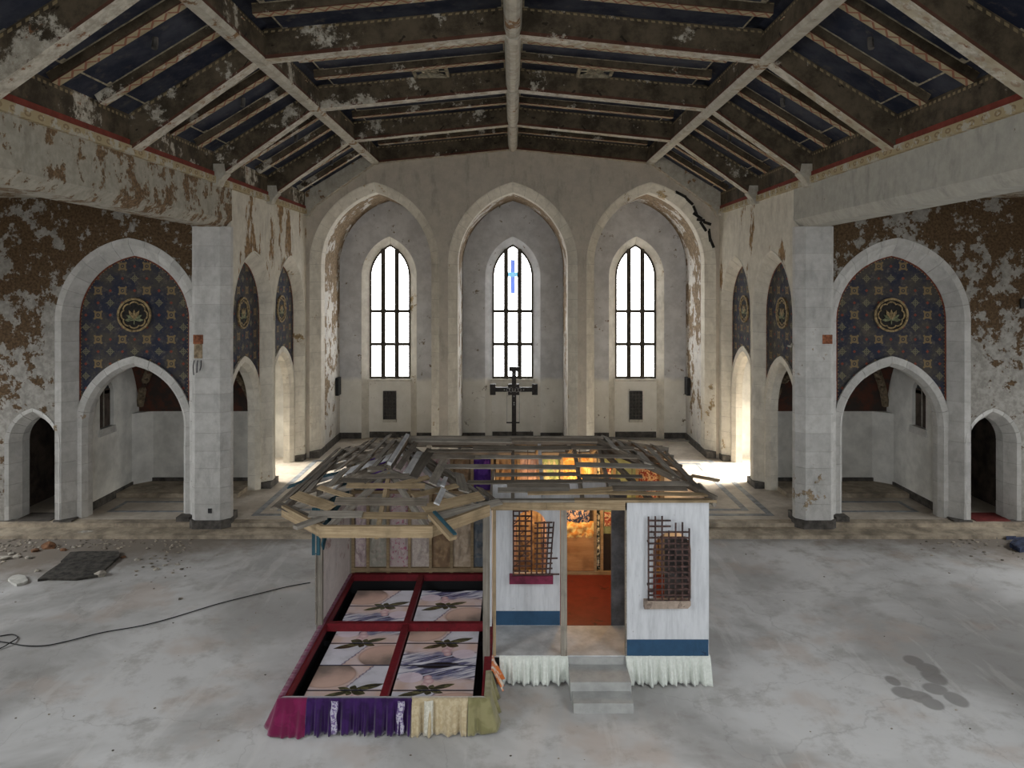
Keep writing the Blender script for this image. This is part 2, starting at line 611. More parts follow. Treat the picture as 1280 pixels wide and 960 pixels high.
# painted tympanum: stencilled crosses, rosettes and a dotted border on faded blue
def tympanum_mat():
    q = Mat('stencilled_blue_panel', .9, .2)
    uv = q.sep(q.uv()); u, v = uv[0], uv[1]
    p = q.pos()
    base = q.mix(q.step(q.noise(p, 1.5, 7, .7), .4, .62), (.027, .031, .05), (.066, .059, .051))
    base = q.mix(q.step(q.noise(p, 8, 6, .7), .5, .72, 0, .5), base, (.19, .16, .125))
    s = .66
    def cell(du, dv):
        cu = q.M('SUBTRACT', q.M('FRACT', q.M('ADD', q.M('DIVIDE', u, s), .5 + du)), .5)
        cv = q.M('SUBTRACT', q.M('FRACT', q.M('ADD', q.M('DIVIDE', v, s), .5 + dv)), .5)
        return q.M('ABSOLUTE', cu), q.M('ABSOLUTE', cv)
    # square rosettes
    a, b = cell(.5, 0)
    mx = q.M('MAXIMUM', a, b)
    r = q.M('SQRT', q.M('ADD', q.M('MULTIPLY', a, a), q.M('MULTIPLY', b, b)))
    lobes = q.M('LESS_THAN', q.M('SQRT', q.M('ADD', q.M('POWER', q.M('SUBTRACT', a, .14), 2.0), q.M('POWER', q.M('SUBTRACT', b, .14), 2.0))), .045)
    f1 = q.M('MAXIMUM', q.M('MULTIPLY', q.M('LESS_THAN', mx, .145), q.M('GREATER_THAN', r, .075)), lobes)
    f1 = q.M('MAXIMUM', f1, q.M('LESS_THAN', r, .035))
    c = q.mix(q.M('MULTIPLY', f1, .7), base, (.26, .185, .085))
    # crosslets
    a, b = cell(0, .5)
    mx = q.M('MAXIMUM', a, b); mn = q.M('MINIMUM', a, b)
    r = q.M('SQRT', q.M('ADD', q.M('MULTIPLY', a, a), q.M('MULTIPLY', b, b)))
    ringm = q.M('MULTIPLY', q.M('LESS_THAN', r, .115), q.M('GREATER_THAN', r, .075))
    armm = q.M('MULTIPLY', q.M('LESS_THAN', mx, .17), q.M('LESS_THAN', mn, .022))
    c = q.mix(q.M('MULTIPLY', q.M('MAXIMUM', ringm, armm), .6), c, (.22, .2, .115))
    # small red dots
    a, b = cell(0, 0)
    c = q.mix(q.M('MULTIPLY', q.M('LESS_THAN', q.M('ADD', a, b), .07), .8), c, (.22, .055, .03))
    a, b = cell(.5, .5)
    c = q.mix(q.M('MULTIPLY', q.M('LESS_THAN', q.M('ADD', a, b), .07), .8), c, (.22, .055, .03))
    wear = q.step(q.noise(p, 3, 8, .75), .55, .72, 0, .55)
    q.col(q.mix(wear, c, (.07, .06, .05)))
    return q.m
MT['tymp'] = tympanum_mat()
MT['tymp_border'] = plain('red_border_line', (.16, .045, .025), .9, .3, 12)
MT['gold_dot'] = plain('gold_dot', (.33, .23, .10), .9, .2, 12)
MT['medal_dark'] = plain('medallion_dark', (.02, .018, .016), .9, .2, 12)
MT['medal_gold'] = plain('medallion_gold', (.26, .19, .095), .85, .3, 14)
MT['medal_leaf'] = plain('medallion_leaf', (.16, .17, .095), .9, .3, 14)

def tympanum(A, B, mapf, parent, s):
    n = 16
    e = .05
    zlow = 3.1
    up = [(A.c - A.w - e, zlow)] + [A.arc(-1, i / n, e) for i in range(n + 1)] + [A.arc(1, i / n, e) for i in range(n)][::-1] + [(A.c + A.w + e, zlow)]
    be = .26
    th = B.thmax(be)
    low = []
    for side in (1, -1):
        seg = [B.arc(side, i / n, be) for i in range(n + 1)]
        seg = [p for p in seg if abs(p[0] - A.c) < A.w + e - .02 and p[1] > zlow]
        low += seg if side == 1 else seg[::-1][1:]
    g = plate(up + low, [], .33, .42, mapf)
    g = (g[0], g[1], [[((x - A.c), (y - 5.66)) for x, y in f] for f in g[2]], g[3])
    t = mk('painted_tympanum', g, MT['tymp'], parent)
    # border line + beads following the arch
    sts = arch_stations(Arch(A.c, A.w, 3.35, A.zs, A.R), 3, 12)
    mk('painted_border', sweep(sts, [(-.035, .322), (.01, .322), (.01, .335), (-.035, .335)], mapf), MT['tymp_border'], t)
    V, Fc = [], []
    path = [Arch(A.c, A.w, 3.4, A.zs, A.R).jamb(-1, i / 22, -.055) for i in range(22)] + [A.arc(-1, i / 26, -.055) for i in range(27)]
    path += [(2 * A.c - a, b) for a, b in path]
    geos = []
    for a, b in path:
        h = .014
        geos.append(([mapf(a - h, b, .318), mapf(a, b - h, .318), mapf(a + h, b, .318), mapf(a, b + h, .318), mapf(a, b, .312)], [(0, 1, 4), (1, 2, 4), (2, 3, 4), (3, 0, 4)]))
    tag(mk('bead_border', join(*geos), MT['gold_dot'], t), kind='stuff')
    # octofoil medallion
    cz = 5.66
    def disc(r, d0, d1, fn=lambda t: 1.0, m=64):
        return plate([(A.c + r * fn(i / m) * math.cos(2 * math.pi * i / m), cz + r * fn(i / m) * math.sin(2 * math.pi * i / m)) for i in range(m)], [], d0, d1, mapf)
    mk('medallion_rim', plate([(A.c + .46 * math.cos(2 * math.pi * i / 48), cz + .46 * math.sin(2 * math.pi * i / 48)) for i in range(48)],
                              [[(A.c + .405 * math.cos(2 * math.pi * i / 48), cz + .405 * math.sin(2 * math.pi * i / 48)) for i in range(48)]], .285, .34, mapf), MT['medal_gold'], t)
    mk('medallion_ground', disc(.41, .315, .34), MT['medal_dark'], t)
    oct_o = lambda t: .86 + .14 * abs(math.cos(4 * 2 * math.pi * t)) ** .6
    m = 96
    mk('octofoil_line', plate([(A.c + .375 * oct_o(i / m) * math.cos(2 * math.pi * i / m), cz + .375 * oct_o(i / m) * math.sin(2 * math.pi * i / m)) for i in range(m)],
                              [[(A.c + .335 * oct_o(i / m) * math.cos(2 * math.pi * i / m), cz + .335 * oct_o(i / m) * math.sin(2 * math.pi * i / m)) for i in range(m)]], .30, .32, mapf), MT['medal_gold'], t)
    for k in range(7):
        an = math.radians(90 + (k - 3) * 34)
        L = .23 if k % 2 else .26
        bx, bz = A.c, cz - .14
        tipx, tipz = bx + L * math.cos(an), bz + .06 + L * math.sin(an)
        nx, nz = -math.sin(an) * .042, math.cos(an) * .042
        mx_, mz_ = bx + .65 * (tipx - bx), bz + .65 * (tipz - bz)
        mk('palm_leaf', plate([(bx, bz), (mx_ + nx, mz_ + nz), (tipx, tipz), (mx_ - nx, mz_ - nz)], [], .298, .318, mapf), MT['medal_leaf'] if k in (0, 1, 5, 6) else MT['medal_gold'], t)
    mk('leaf_stem', plate([(A.c - .012, cz - .25), (A.c + .012, cz - .25), (A.c + .012, cz - .1), (A.c - .012, cz - .1)], [], .298, .318, mapf), MT['medal_leaf'], t)

BIGP = [(0, .62), (0, .30), (.30, .0), (.46, -.015), (.46, .62)]
SUBP = [(0, .62), (0, .40), (.10, .27), (.28, .27), (.28, .62)]
SIDP = [(0, .62), (0, .30), (.25, .0), (.30, -.015), (.30, .62)]

SN = {-1: 'left', 1: 'right'}
for s in (-1, 1):
    nm = SN[s]
    # ---------------- transept front wall with the large arch and the small doorway
    mf = front(YF)
    A = big_arch(s * 10.24); B = sub_arch(s * 10.24)
    D = Arch(s * 12.8, .46, .02, 2.25, .70)
    hole = lambda Q, e: Q.loop(e)
    wall = mk('wall_transept_' + nm, plate([(s * 8.2, -.1), (s * XO, -.1), (s * XO, 8.8), (s * 8.2, 8.8)], [A.loop(.455, z0=.05), D.loop(.27, z0=.0)], 0, .6, mf), MT['plaster_transept'])
    tag(wall, f'brown flaking plaster wall around the large pointed arch of the {nm} transept', 'wall', None, 'structure')
    ring(A, BIGP, mf, MT['stone'], wall, nv=7, mortar=MT['mortar'])
    ring(B, SUBP, mf, MT['stone'], wall, nv=6, mortar=MT['mortar'])
    tympanum(A, B, mf, wall, s)
    ring(D, [(0, .6), (0, .3), (.18, .02), (.275, -.01), (.275, .6)], mf, MT['stone'], wall, nv=4, mortar=MT['mortar'], jamb_h=.5)
    # flat ashlar jambs between arch and doorway
    # dark passage behind the doorway
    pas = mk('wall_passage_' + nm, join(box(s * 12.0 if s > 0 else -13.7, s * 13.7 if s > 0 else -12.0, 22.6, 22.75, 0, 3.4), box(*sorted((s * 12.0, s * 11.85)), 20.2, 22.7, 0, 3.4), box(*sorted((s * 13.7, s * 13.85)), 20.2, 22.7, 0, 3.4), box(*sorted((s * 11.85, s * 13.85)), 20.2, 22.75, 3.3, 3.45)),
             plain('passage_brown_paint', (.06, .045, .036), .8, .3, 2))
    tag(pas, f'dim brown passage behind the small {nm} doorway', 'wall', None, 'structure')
    th = mk('door_sill', box(s * 12.8 - .47, s * 12.8 + .47, YF - .02, YF + .7, .03, .2), plain('sill_red' + nm, (.13, .022, .02) if s > 0 else (.08, .07, .06), .7), wall)
    # ---------------- corner pillar (chamfered, coursed stone)
    x0, x1 = 7.47, 8.45
    y0, y1 = YF - .32, YF + .75
    ch = .2
    def octo(x0, x1, y0, y1, ch):
        return [(x0 + ch, y0), (x1 - ch * .6, y0), (x1, y0 + ch * .6), (x1, y1), (x0 + .4, y1), (x0, y0 + ch + .18), (x0, y0 + ch)]
    pil = empty('pillar_' + nm, (s * 7.95, YF, .09), f'coursed limewashed stone pillar at the {nm} chancel corner', 'pillar', None, 'structure')
    flat = lambda a, b, d: (s * a, b, d)
    z = .3
    while z < 8.0:
        hgt = min(rnd.uniform(.42, .56), 8.02 - z)
        if 8.02 - z - hgt < .2: hgt = 8.02 - z
        j = rnd.uniform(0, .004)
        mk('pillar_stone', plate(octo(x0 - j, x1 + j, y0 - j, y1, ch), [], z + .003, z + hgt - .003, flat), MT['stone'], pil)
        z += hgt
    mk('pillar_core', plate(octo(x0 + .012, x1 - .012, y0 + .012, y1 - .01, ch), [], .3, 8.0, flat), MT['mortar'], pil)
    mk('pillar_plinth', plate(octo(x0 - .05, x1 + .05, y0 - .05, y1, ch), [], .06, .31, flat), MT['plinth'], pil)
    mk('pillar_plinth', plate([(8.6, YF - .05), (8.95, YF - .05), (8.95, YF + .3), (8.6, YF + .3)], [], .1, .3, flat), MT['plinth'], pil)
    # brick patch where a fitting was torn out, and its loose wires
    bx = s * 8.24
    mk('exposed_brick', box(bx - .13, bx + .13, y0 - .012, y0 + .05, 4.93, 5.17), plain('exposed_brick' + nm, (.24, .09, .045), .95, .3, 9), pil)
    if s < 0:
        mk('plaster_scar', box(bx - .11, bx + .11, y0 - .006, y0 + .05, 4.55, 4.93), plain('plaster_scar', (.26, .2, .13), .95, .3, 6), pil)
        for k in range(3):
            mk('loose_wire', tube(spline([(bx - .1 + k * .09, y0 - .01, 4.5), (bx - .11 + k * .1, y0 - .05, 4.35), (bx - .1 + k * .08, y0 - .04, 4.12 + .06 * k)]), .012, 6), plain('wire%d' % k, (.03, .03, .035)), pil)
        mk('wall_socket', box(-7.98, -7.88, y0 - .02, y0 + .01, .5, .62), plain('socket_black', (.03, .03, .03)), pil)
    else:
        mk('wire_stub', tube([(7.46, YF + .05, 4.9), (7.38, YF - .05, 4.84), (7.3, YF - .05, 4.86)], .03, 6), plain('wire_stub', (.35, .33, .28)), pil)
    # plinth blocks below the other arch jambs
    # baseboards / outer jamb plinths of the large arch
    for xx, wd in ((12.0, .34),):
        mk('jamb_plinth', box(*sorted((s * (xx - .28), s * (xx + .2))), YF - .08, YF + .35, .0, .22), MT['plinth'], wall)
    mk('jamb_plinth', box(*sorted((s * 13.25, s * 15.5)), YF - .04, YF + .1, .0, .2), MT['plinth'], wall)

    # ---------------- chancel side wall with two arches
    mf = sidewall(s)
    cw = mk('wall_chancel_' + nm, plate([(YF + .0, 0), (YG + .3, 0), (YG + .3, 9.2), (YF + .0, 9.2)],
                                         [Q.loop(.295, z0=.1) for Q in (big_arch(21.35, 1.36), big_arch(24.86, 1.36))], 0, .6, mf), MT['plaster'])
    tag(cw, f'off-white plaster wall with two pointed arches on the {nm} side of the chancel', 'wall', None, 'structure')
    for c in (21.35, 24.86):
        A2 = big_arch(c, 1.36); B2 = sub_arch(c, 1.19)
        A2.zs = 5.55
        ring(A2, SIDP, mf, MT['stone_bright'], cw, nv=7, mortar=MT['mortar'])
        ring(B2, SUBP, mf, MT['stone_bright'], cw, nv=6, mortar=MT['mortar'])
        tympanum(A2, B2, mf, cw, s)
        for sg in (-1, 1):
            mk('jamb_plinth', box(*sorted((s * (W - .03), s * (W + .63))), c + sg * 1.57 - .2, c + sg * 1.57 + .2, PZ - .02, PZ + .2), MT['plinth'], cw)
    # upper wall behind pillar up to the cornice
    # ---------------- longitudinal beam over the transept opening
    bmw = mk('wall_beam_' + nm, join(box(*sorted((s * (W - .012), s * (W + .7))), YT - .5, YF + .02, 8.22, 9.2),
                                      plate([(W - .02, 8.3), (W + .7, 8.3), (W + .7, 8.0), (W + .16, 8.0), (W - .02, 8.2)], [], YT - .5, YF + .02, lambda a, b, d: (s * a, d, b))), MT['plaster_beam'] if s < 0 else MT['plaster_beam_clean'])
    tag(bmw, f'long peeling plaster beam spanning the {nm} transept opening', 'beam', None, 'structure')
    # ---------------- transept outer and west walls, flat ceiling
    tw = mk('wall_transept_end_' + nm, plate([(YT, 0), (YF + .4, 0), (YF + .4, 8.8), (YT, 8.8)], [Arch(yc, .7, 1.6, 5.6, 1.15).loop(0) for yc in (10.9, 14.1, 17.3)], 0, .4, sidewall(s, XO)), MT['white'])
    tag(tw, f'whitewashed end wall of the {nm} transept with three lancet windows', 'wall', None, 'structure')
    gm = glass_light('transept_daylight_' + nm, (1, .98, .95), DAY['transept_' + nm])
    for k, yc in enumerate((10.9, 14.1, 17.3)):
        wo = mk(f'window_{4 + k + (3 if s > 0 else 0)}', plate(Arch(yc, .7, 1.6, 5.6, 1.15).loop(.02), [], .2, .22, sidewall(s, XO)), gm)
        tag(wo, f'bright lancet window in the {nm} transept end wall', 'window', f'{nm} transept lancet windows', 'structure')
        for zz in (2.9, 4.2, 5.5):
            mk('glazing_bar', box(*sorted((s * (XO + .14), s * (XO + .2))), yc - .69, yc + .69, zz - .03, zz + .03), MT['plinth'], wo)
    ww = mk('wall_transept_west_' + nm, box(*sorted((s * W, s * (XO + .4))), YT - .5, YT, 0, 8.8), MT['plaster_transept'])
    tag(ww, f'plaster wall closing the {nm} transept opposite the arch', 'wall', None, 'structure')
    tc = mk('ceiling_transept_' + nm, box(*sorted((s * (W + .6), s * (XO + .4))), YT - .5, YF + .6, 8.8, 9.0), MT['plaster_beam'])
    tag(tc, f'flat plaster ceiling of the {nm} transept', 'ceiling', None, 'structure')
    for k, yc in enumerate((1.2, 5.2)):
        wo = mk(f'window_{13 + k + (2 if s > 0 else 0)}', plate(Arch(yc, .8, 4.2, 6.6, 1.2).loop(0), [], -.04, .02, sidewall(s)), glass_light(f'nave_glow_pane_{nm}{k}', (1, .98, .95), 3.0))  # glowing pane added on the solid wall beside the added lamp, no opening behind
        tag(wo, f'bright pointed window in the {nm} nave wall', 'window', f'{nm} nave windows', 'structure')
        for zz in (5.0, 5.8, 6.6):
            mk('glazing_bar', box(*sorted((s * (W - .06), s * (W - .03))), yc - .79, yc + .79, zz - .03, zz + .03), MT['plinth'], wo)
    nw = mk('wall_nave_' + nm, box(*sorted((s * W, s * (W + .5))), YR, YT, 0, 9.2), MT['plaster'])
    tag(nw, f'plain plaster {nm} wall of the nave', 'wall', None, 'structure')

    # ---------------- side chapel behind the large arch, groin vaulted and painted
    cx0, cx1 = W + .62, 11.75
    cy0, cy1 = YF + .62, 23.15
    q_walls = mk('wall_chapel_' + nm, join(
        plate([(cy0 - .05, 0), (cy1 + .2, 0), (cy1 + .2, 5.6), (cy0 - .05, 5.6)], [Arch(21.3, .22, 2.35, 3.3, .3).loop(.14)], 0, .3, sidewall(s, cx1)),
        box(*sorted((s * cx0, s * (cx1 + .2))), cy1, cy1 + .2, 0, 2.5),
        plate([(cx1 - .45, cy1), (cx1, cy1), (cx1, cy1 - .45)], [], 0, 2.5, lambda a, b, d: (s * a, b, d))), MT['white'])
    tag(q_walls, f'whitewashed walls of the side chapel behind the {nm} arch', 'wall', None, 'structure')
    sl = mk('slit_window', plate(Arch(21.3, .22, 2.35, 3.3, .3).loop(.145), [], .12, .16, sidewall(s, cx1)), plain('slit_dark' + nm, (.015, .017, .02), .4), q_walls)
    mk('glazing_bar', box(*sorted((s * (cx1 + .08), s * (cx1 + .12))), 21.285, 21.315, 2.35, 3.7), MT['mortar'], sl)
    mk('slit_sill', plate([(20.85, 2.15), (21.75, 2.15), (21.7, 2.36), (20.9, 2.36)], [], -.05, .12, sidewall(s, cx1)), MT['stone'], q_walls)
    mk('baseboard', box(*sorted((s * (cx1 - .03), s * cx1)), cy0, cy1 - .42, .1, .4), MT['plinth'], q_walls)
    mk('baseboard', box(*sorted((s * (cx0), s * (cx1 - .42))), cy1 - .03, cy1, .1, .42), MT['plinth'], q_walls)
    def vz(u, v):
        f = lambda t: (max(0, 1 - abs(t) ** 1.7)) ** .62
        return 2.48 + 2.3 * max(f(u), f(v))
    vault_m = Mat('painted_vault_' + nm, .9, .2)
    vp = vault_m.pos()
    vault_m.col(vault_m.mix(vault_m.step(vault_m.noise(vp, 2.2, 6, .7), .42, .6), (.055, .042, .036), (.11, .045, .03)))
    cxm, hx = (cx0 + cx1) / 2, (cx1 - cx0) / 2
    cym, hy = (cy0 + cy1) / 2, (cy1 - cy0) / 2
    va = mk('ceiling_chapel_' + nm, grid_surf(28, 28, lambda u, v: (s * (cxm + hx * (2 * u - 1)), cym + hy * (2 * v - 1), vz(2 * u - 1, 2 * v - 1))), vault_m.m, smooth=True)
    tag(va, f'dark painted groin vault of the {nm} side chapel', 'ceiling', None, 'structure')
    mk('painted_lunette', box(*sorted((s * cx0, s * cx1)), cy1 - .01, cy1 + .12, 2.5, 5.2), vault_m.m, va)
    for (du, dv) in ((1, 1), (-1, 1)):
        pts = [(s * (cxm + hx * du * t * .985), cym + hy * dv * t * .985, vz(t * .985, t * .985) - .03) for t in [1 - i / 12 for i in range(13)]]
        rb = mk('vault_rib', tube(pts, .12, 8), plain('rib_ochre' + nm + str(du), (.17, .13, .085), .9, .3, 8), va)
        for i in range(1, 9):
            t = 1 - i / 13
            p0 = Vector((s * (cxm + hx * du * t), cym + hy * dv * t, vz(t, t) - .10))
            mk('rib_chevron', beam(p0 + Vector((0, -.08, 0)), p0 + Vector((0, .08, .0)), .1, .12), vault_m.m, rb)
    st = mk('chapel_step', box(*sorted((s * cx0, s * (cx1 - .02))), 21.75, cy1, .1, PZ + .13), MT['step'], plat)
    band_rect(1.25, 20.45, 21.35, .12, plat, s * 9.95)
    # ---------------- bright side room behind the second arch, lit by its own windows
    ry0, ry1, rx1 = cy1 + .2, YG + .1, 11.6
    rw = mk('wall_sacristy_' + nm, join(
        plate([(ry0, 0), (ry1 + .2, 0), (ry1 + .2, 5.6), (ry0, 5.6)], [Arch(25.05, .75, 1.2, 3.0, 1.0).loop(0)], 0, .3, sidewall(s, rx1)),
        box(*sorted((s * (W + .6), s * rx1)), ry1, ry1 + .2, 0, 5.6),
        box(*sorted((s * (W + .6), s * (rx1 + .3))), ry0, ry1 + .2, 5.5, 5.7)), MT['white'])
    tag(rw, f'whitewashed side room behind the {nm} chancel arches', 'wall', None, 'structure')
    wn = mk(f'window_{10 + (s > 0)}', plate(Arch(25.05, .75, 1.2, 3.0, 1.0).loop(.02), [], .1, .12, sidewall(s, rx1)), glass_light('side_daylight_' + nm, (1, .93, .80), DAY['side_' + nm]))
    tag(wn, f'sunny window of the side room behind the {nm} chancel arches', 'window', None, 'structure')
    mk('glazing_bar', box(*sorted((s * (rx1 + .05), s * (rx1 + .1))), 25.02, 25.08, 1.2, 4.0), MT['plinth'], wn)

mk('wall_switch_box', box(13.5, 13.62, YF - .05, YF + .02, 5.85, 6.1), plain('switch_box', (.02, .02, .02)), bpy.data.objects['wall_transept_right'])

# ---------------- gable screen with three arches and barrel recesses
mf = front(YG)
gA = [Arch(c, 2.03, PZ - .05, 7.22, 2.75) for c in (-5.03, 0.0, 5.03)]
gable = mk('wall_gable', plate([(-W - .4, -.1), (W + .4, -.1), (W + .4, 9.6), (4.9, 11.9), (0, 12.3), (-4.9, 11.9), (-W - .4, 9.6)], [g.loop(.32, z0=.02) for g in gA], 0, .9, mf), MT['plaster_gable'])
tag(gable, 'grey-beige gable wall pierced by three tall pointed arches', 'wall', None, 'structure')
for g in gA:
    ring(g, [(0, .9), (0, .36), (.28, .02), (.325, -.012), (.325, .9)], mf, MT['stone_bright'], gable, nv=8, jamb_h=.62, mortar=MT['mortar'])
    mk('recess_vault', sweep(arch_stations(Arch(g.c, 2.05, 0, 7.22, 2.77), 4, 16), [(0, .88), (0, 3.4), (.12, 3.4), (.12, .88)], mf), MT['reveal'], gable)
    for sg in (-1, 1):
        xx = g.c + sg * 2.03
        mk('recess_baseboard', box(*sorted((xx - sg * .05, xx + sg * .05)), YG + .9, YA, PZ - .02, PZ + .24), MT['plinth'], gable)
        mk('pier_plinth', box(*sorted((xx - sg * .04, xx + sg * .32)), YG - .05, YG + .95, PZ - .02, PZ + .24), MT['plinth'], gable)
for xx in (-7.0, 7.0):
    mk('recess_vent', box(xx - .06, xx + .06, 29.3, 29.75, 2.05, 2.75), plain('vent_black%d' % xx, (.02, .02, .02)), gable)
lath_m = plain('charred_lath', (.018, .016, .014), .9, .3, 9)
for (lx, ly, ll, la) in ((851, 243, 15, 30), (861, 251, 14, 45), (869, 263, 12, 70), (872, 270, 13, 35), (879, 283, 14, 60), (884, 279, 10, 20), (887, 294, 16, 85), (890, 304, 12, 70), (876, 275, 10, 10)):
    k_ = (YG - .02) / F
    c0 = Vector(((lx - CX) * k_, YG - .02, H - (ly - CY) * k_))
    dv = Vector((math.cos(math.radians(la)), -.15, -math.sin(math.radians(la)))) * ll * k_ / 2
    mk('broken_lath', beam(c0 - dv, c0 + dv, .05, .09, roll=rnd.uniform(-.5, .5)), lath_m, gable)
apse = None
# apse back wall with window niches
mfa = front(YA)
wA = [Arch(c, .84, 2.58, 6.8, 1.47) for c in (-5.06, 0.0, 5.06)]
apse = mk('wall_apse', plate([(-W - .3, -.1), (W + .3, -.1), (W + .3, 10.6), (-W - .3, 10.6)], [g.loop(.285, z0=.0) for g in wA], 0, .3, mfa), MT['apse'])
tag(apse, 'two-tone grey and cream apse wall behind the three arches', 'wall', None, 'structure')
frame_m = plain('window_iron', (.06, .05, .036), .7, .3, 6)
pane_m = glass_light('apse_daylight', (1.0, 1.0, 1.0), DAY['apse'], .06)
blue_m = glass_light('stained_blue', (.02, .16, .85), 1.2, .3)
cyan_m = glass_light('stained_cyan', (.10, .55, .85), 1.2, .3)
grille_m = plain('vent_grille', (.035, .033, .03), .6, .3, 8)
for k, g in enumerate(wA):
    # splayed niche
    full = Arch(g.c, .84, PZ - .1, 6.8, 1.47)
    mk('window_reveal', sweep(arch_stations(full, 3, 14), [(0, .24), (.29, -.004), (.29, .3), (0, .3)], mfa), MT['stone_bright'] if k != 1 else MT['apse'], apse)
    mk('window_apron', box(g.c - .9, g.c + .9, YA + .22, YA + .4, 0, 2.6), MT['apse'], apse)
    mk('baseboard', box(g.c - .84, g.c + .84, YA + .19, YA + .25, PZ - .02, PZ + .24), MT['plinth'], apse)
    for sg in (-1, 1):
        mk('baseboard', box(*sorted((g.c + sg * 1.13, g.c + sg * 2.05)), YA - .04, YA + .05, PZ - .02, PZ + .24), MT['plinth'], apse)
    wd = empty(f'window_{k + 1}', (g.c, YA + .3, 2.58), ['tall lancet window with plain frosted panes nearest the left choir arches', 'tall lancet window with a blue stained-glass cross behind the crucifix', 'tall lancet window with plain frosted panes nearest the sunlit floor'][k], 'window', None, 'structure')
    # panes cut by the arch: 3 lights x 3 rows
    xs = [-.84, -.28, .28, .84]
    rows = [2.66, 4.02, 5.38, None]
    def archz(x):
        x = min(abs(x), .8399)
        return g.zs + math.sqrt(max(0, g.R ** 2 - (x + g.R - g.w) ** 2))
    for i in range(3):
        for j in range(3):
            a, b = xs[i] + .03, xs[i + 1] - .03
            z0 = rows[j] + .03
            if j < 2:
                poly = [(g.c + a, z0), (g.c + b, z0), (g.c + b, rows[j + 1] - .03), (g.c + a, rows[j + 1] - .03)]
            else:
                m = 10
                poly = [(g.c + a, z0), (g.c + b, z0)] + [(g.c + b + (a - b) * t / m, archz(b + (a - b) * t / m) - .02) for t in range(m + 1)]
            mk('pane', plate(poly, [], .30, .312, mfa), pane_m, wd)
    # sash frame, mullions, transoms
    mk('frame', sweep(arch_stations(g, 3, 14), [(-.075, .24), (.02, .24), (.02, .34), (-.075, .34)], mfa), frame_m, wd)
    for x in (-.28, .28):
        mk('mullion', box(g.c + x - .09, g.c + x + .09, YA + .22, YA + .34, 2.58, archz(x)), frame_m, wd)
    for zz in (2.62, 4.02, 5.38):
        mk('transom', box(g.c - .84, g.c + .84, YA + .23, YA + .335, zz - .065, zz + .065), frame_m, wd)
    mk('sill', box(g.c - .9, g.c + .9, YA + .12, YA + .3, 2.5, 2.59), MT['stone_bright'], wd)
    if k == 1:
        mk('stained_glass', box(-.095, .095, YA + .25, YA + .30, 6.98, 7.5), blue_m, wd)
        mk('stained_glass', box(-.095, .095, YA + .25, YA + .30, 6.1, 6.8), blue_m, wd)
        mk('stained_glass', box(-.24, .24, YA + .25, YA + .30, 6.8, 6.98), cyan_m, wd)
    else:
        gr = mk('vent_grille', box(g.c - .26, g.c + .26, YA + .15, YA + .24, .92, 2.1), grille_m)
        gr.parent = apse; gr.location = WL[gr.name] - WL[apse.name]
        for x in [g.c - .26 + .13 * i for i in range(5)]:
            mk('grille_bar', box(x - .012, x + .012, YA + .13, YA + .16, .92, 2.1), MT['plinth'], gr)
        for i in range(9):
            mk('grille_bar', box(g.c - .26, g.c + .26, YA + .13, YA + .16, .95 + .14 * i, .968 + .14 * i), MT['plinth'], gr)
        mk('grille_sill', box(g.c - .28, g.c + .28, YA + .1, YA + .24, .82, .93), MT['stone_bright'], gr)

# ---------------- rear nave wall with a large window (behind the viewpoint)
rearA = Arch(0, 2.6, 3.0, 6.5, 3.4)
rear = mk('wall_rear', plate([(-W - .5, -.1), (W + .5, -.1), (W + .5, 9.6), (4.9, 11.9), (0, 12.3), (-4.9, 11.9), (-W - .5, 9.6)], [rearA.loop(0)], -.4, 0, front(YR)), MT['plaster'])
tag(rear, 'plain rear wall of the nave with one broad pointed window', 'wall', None, 'structure')
rwn = mk('window_12', plate(rearA.loop(.02), [], -.22, -.2, front(YR)), glass_light('rear_daylight', (.95, .98, 1.0), DAY['nave']))
tag(rwn, 'broad pointed window in the rear wall of the nave', 'window', None, 'structure')
for x in (-1.3, 0, 1.3):
    mk('glazing_bar', box(x - .05, x + .05, YR - .18, YR - .1, 3.0, 8.4), MT['plinth'], rwn)

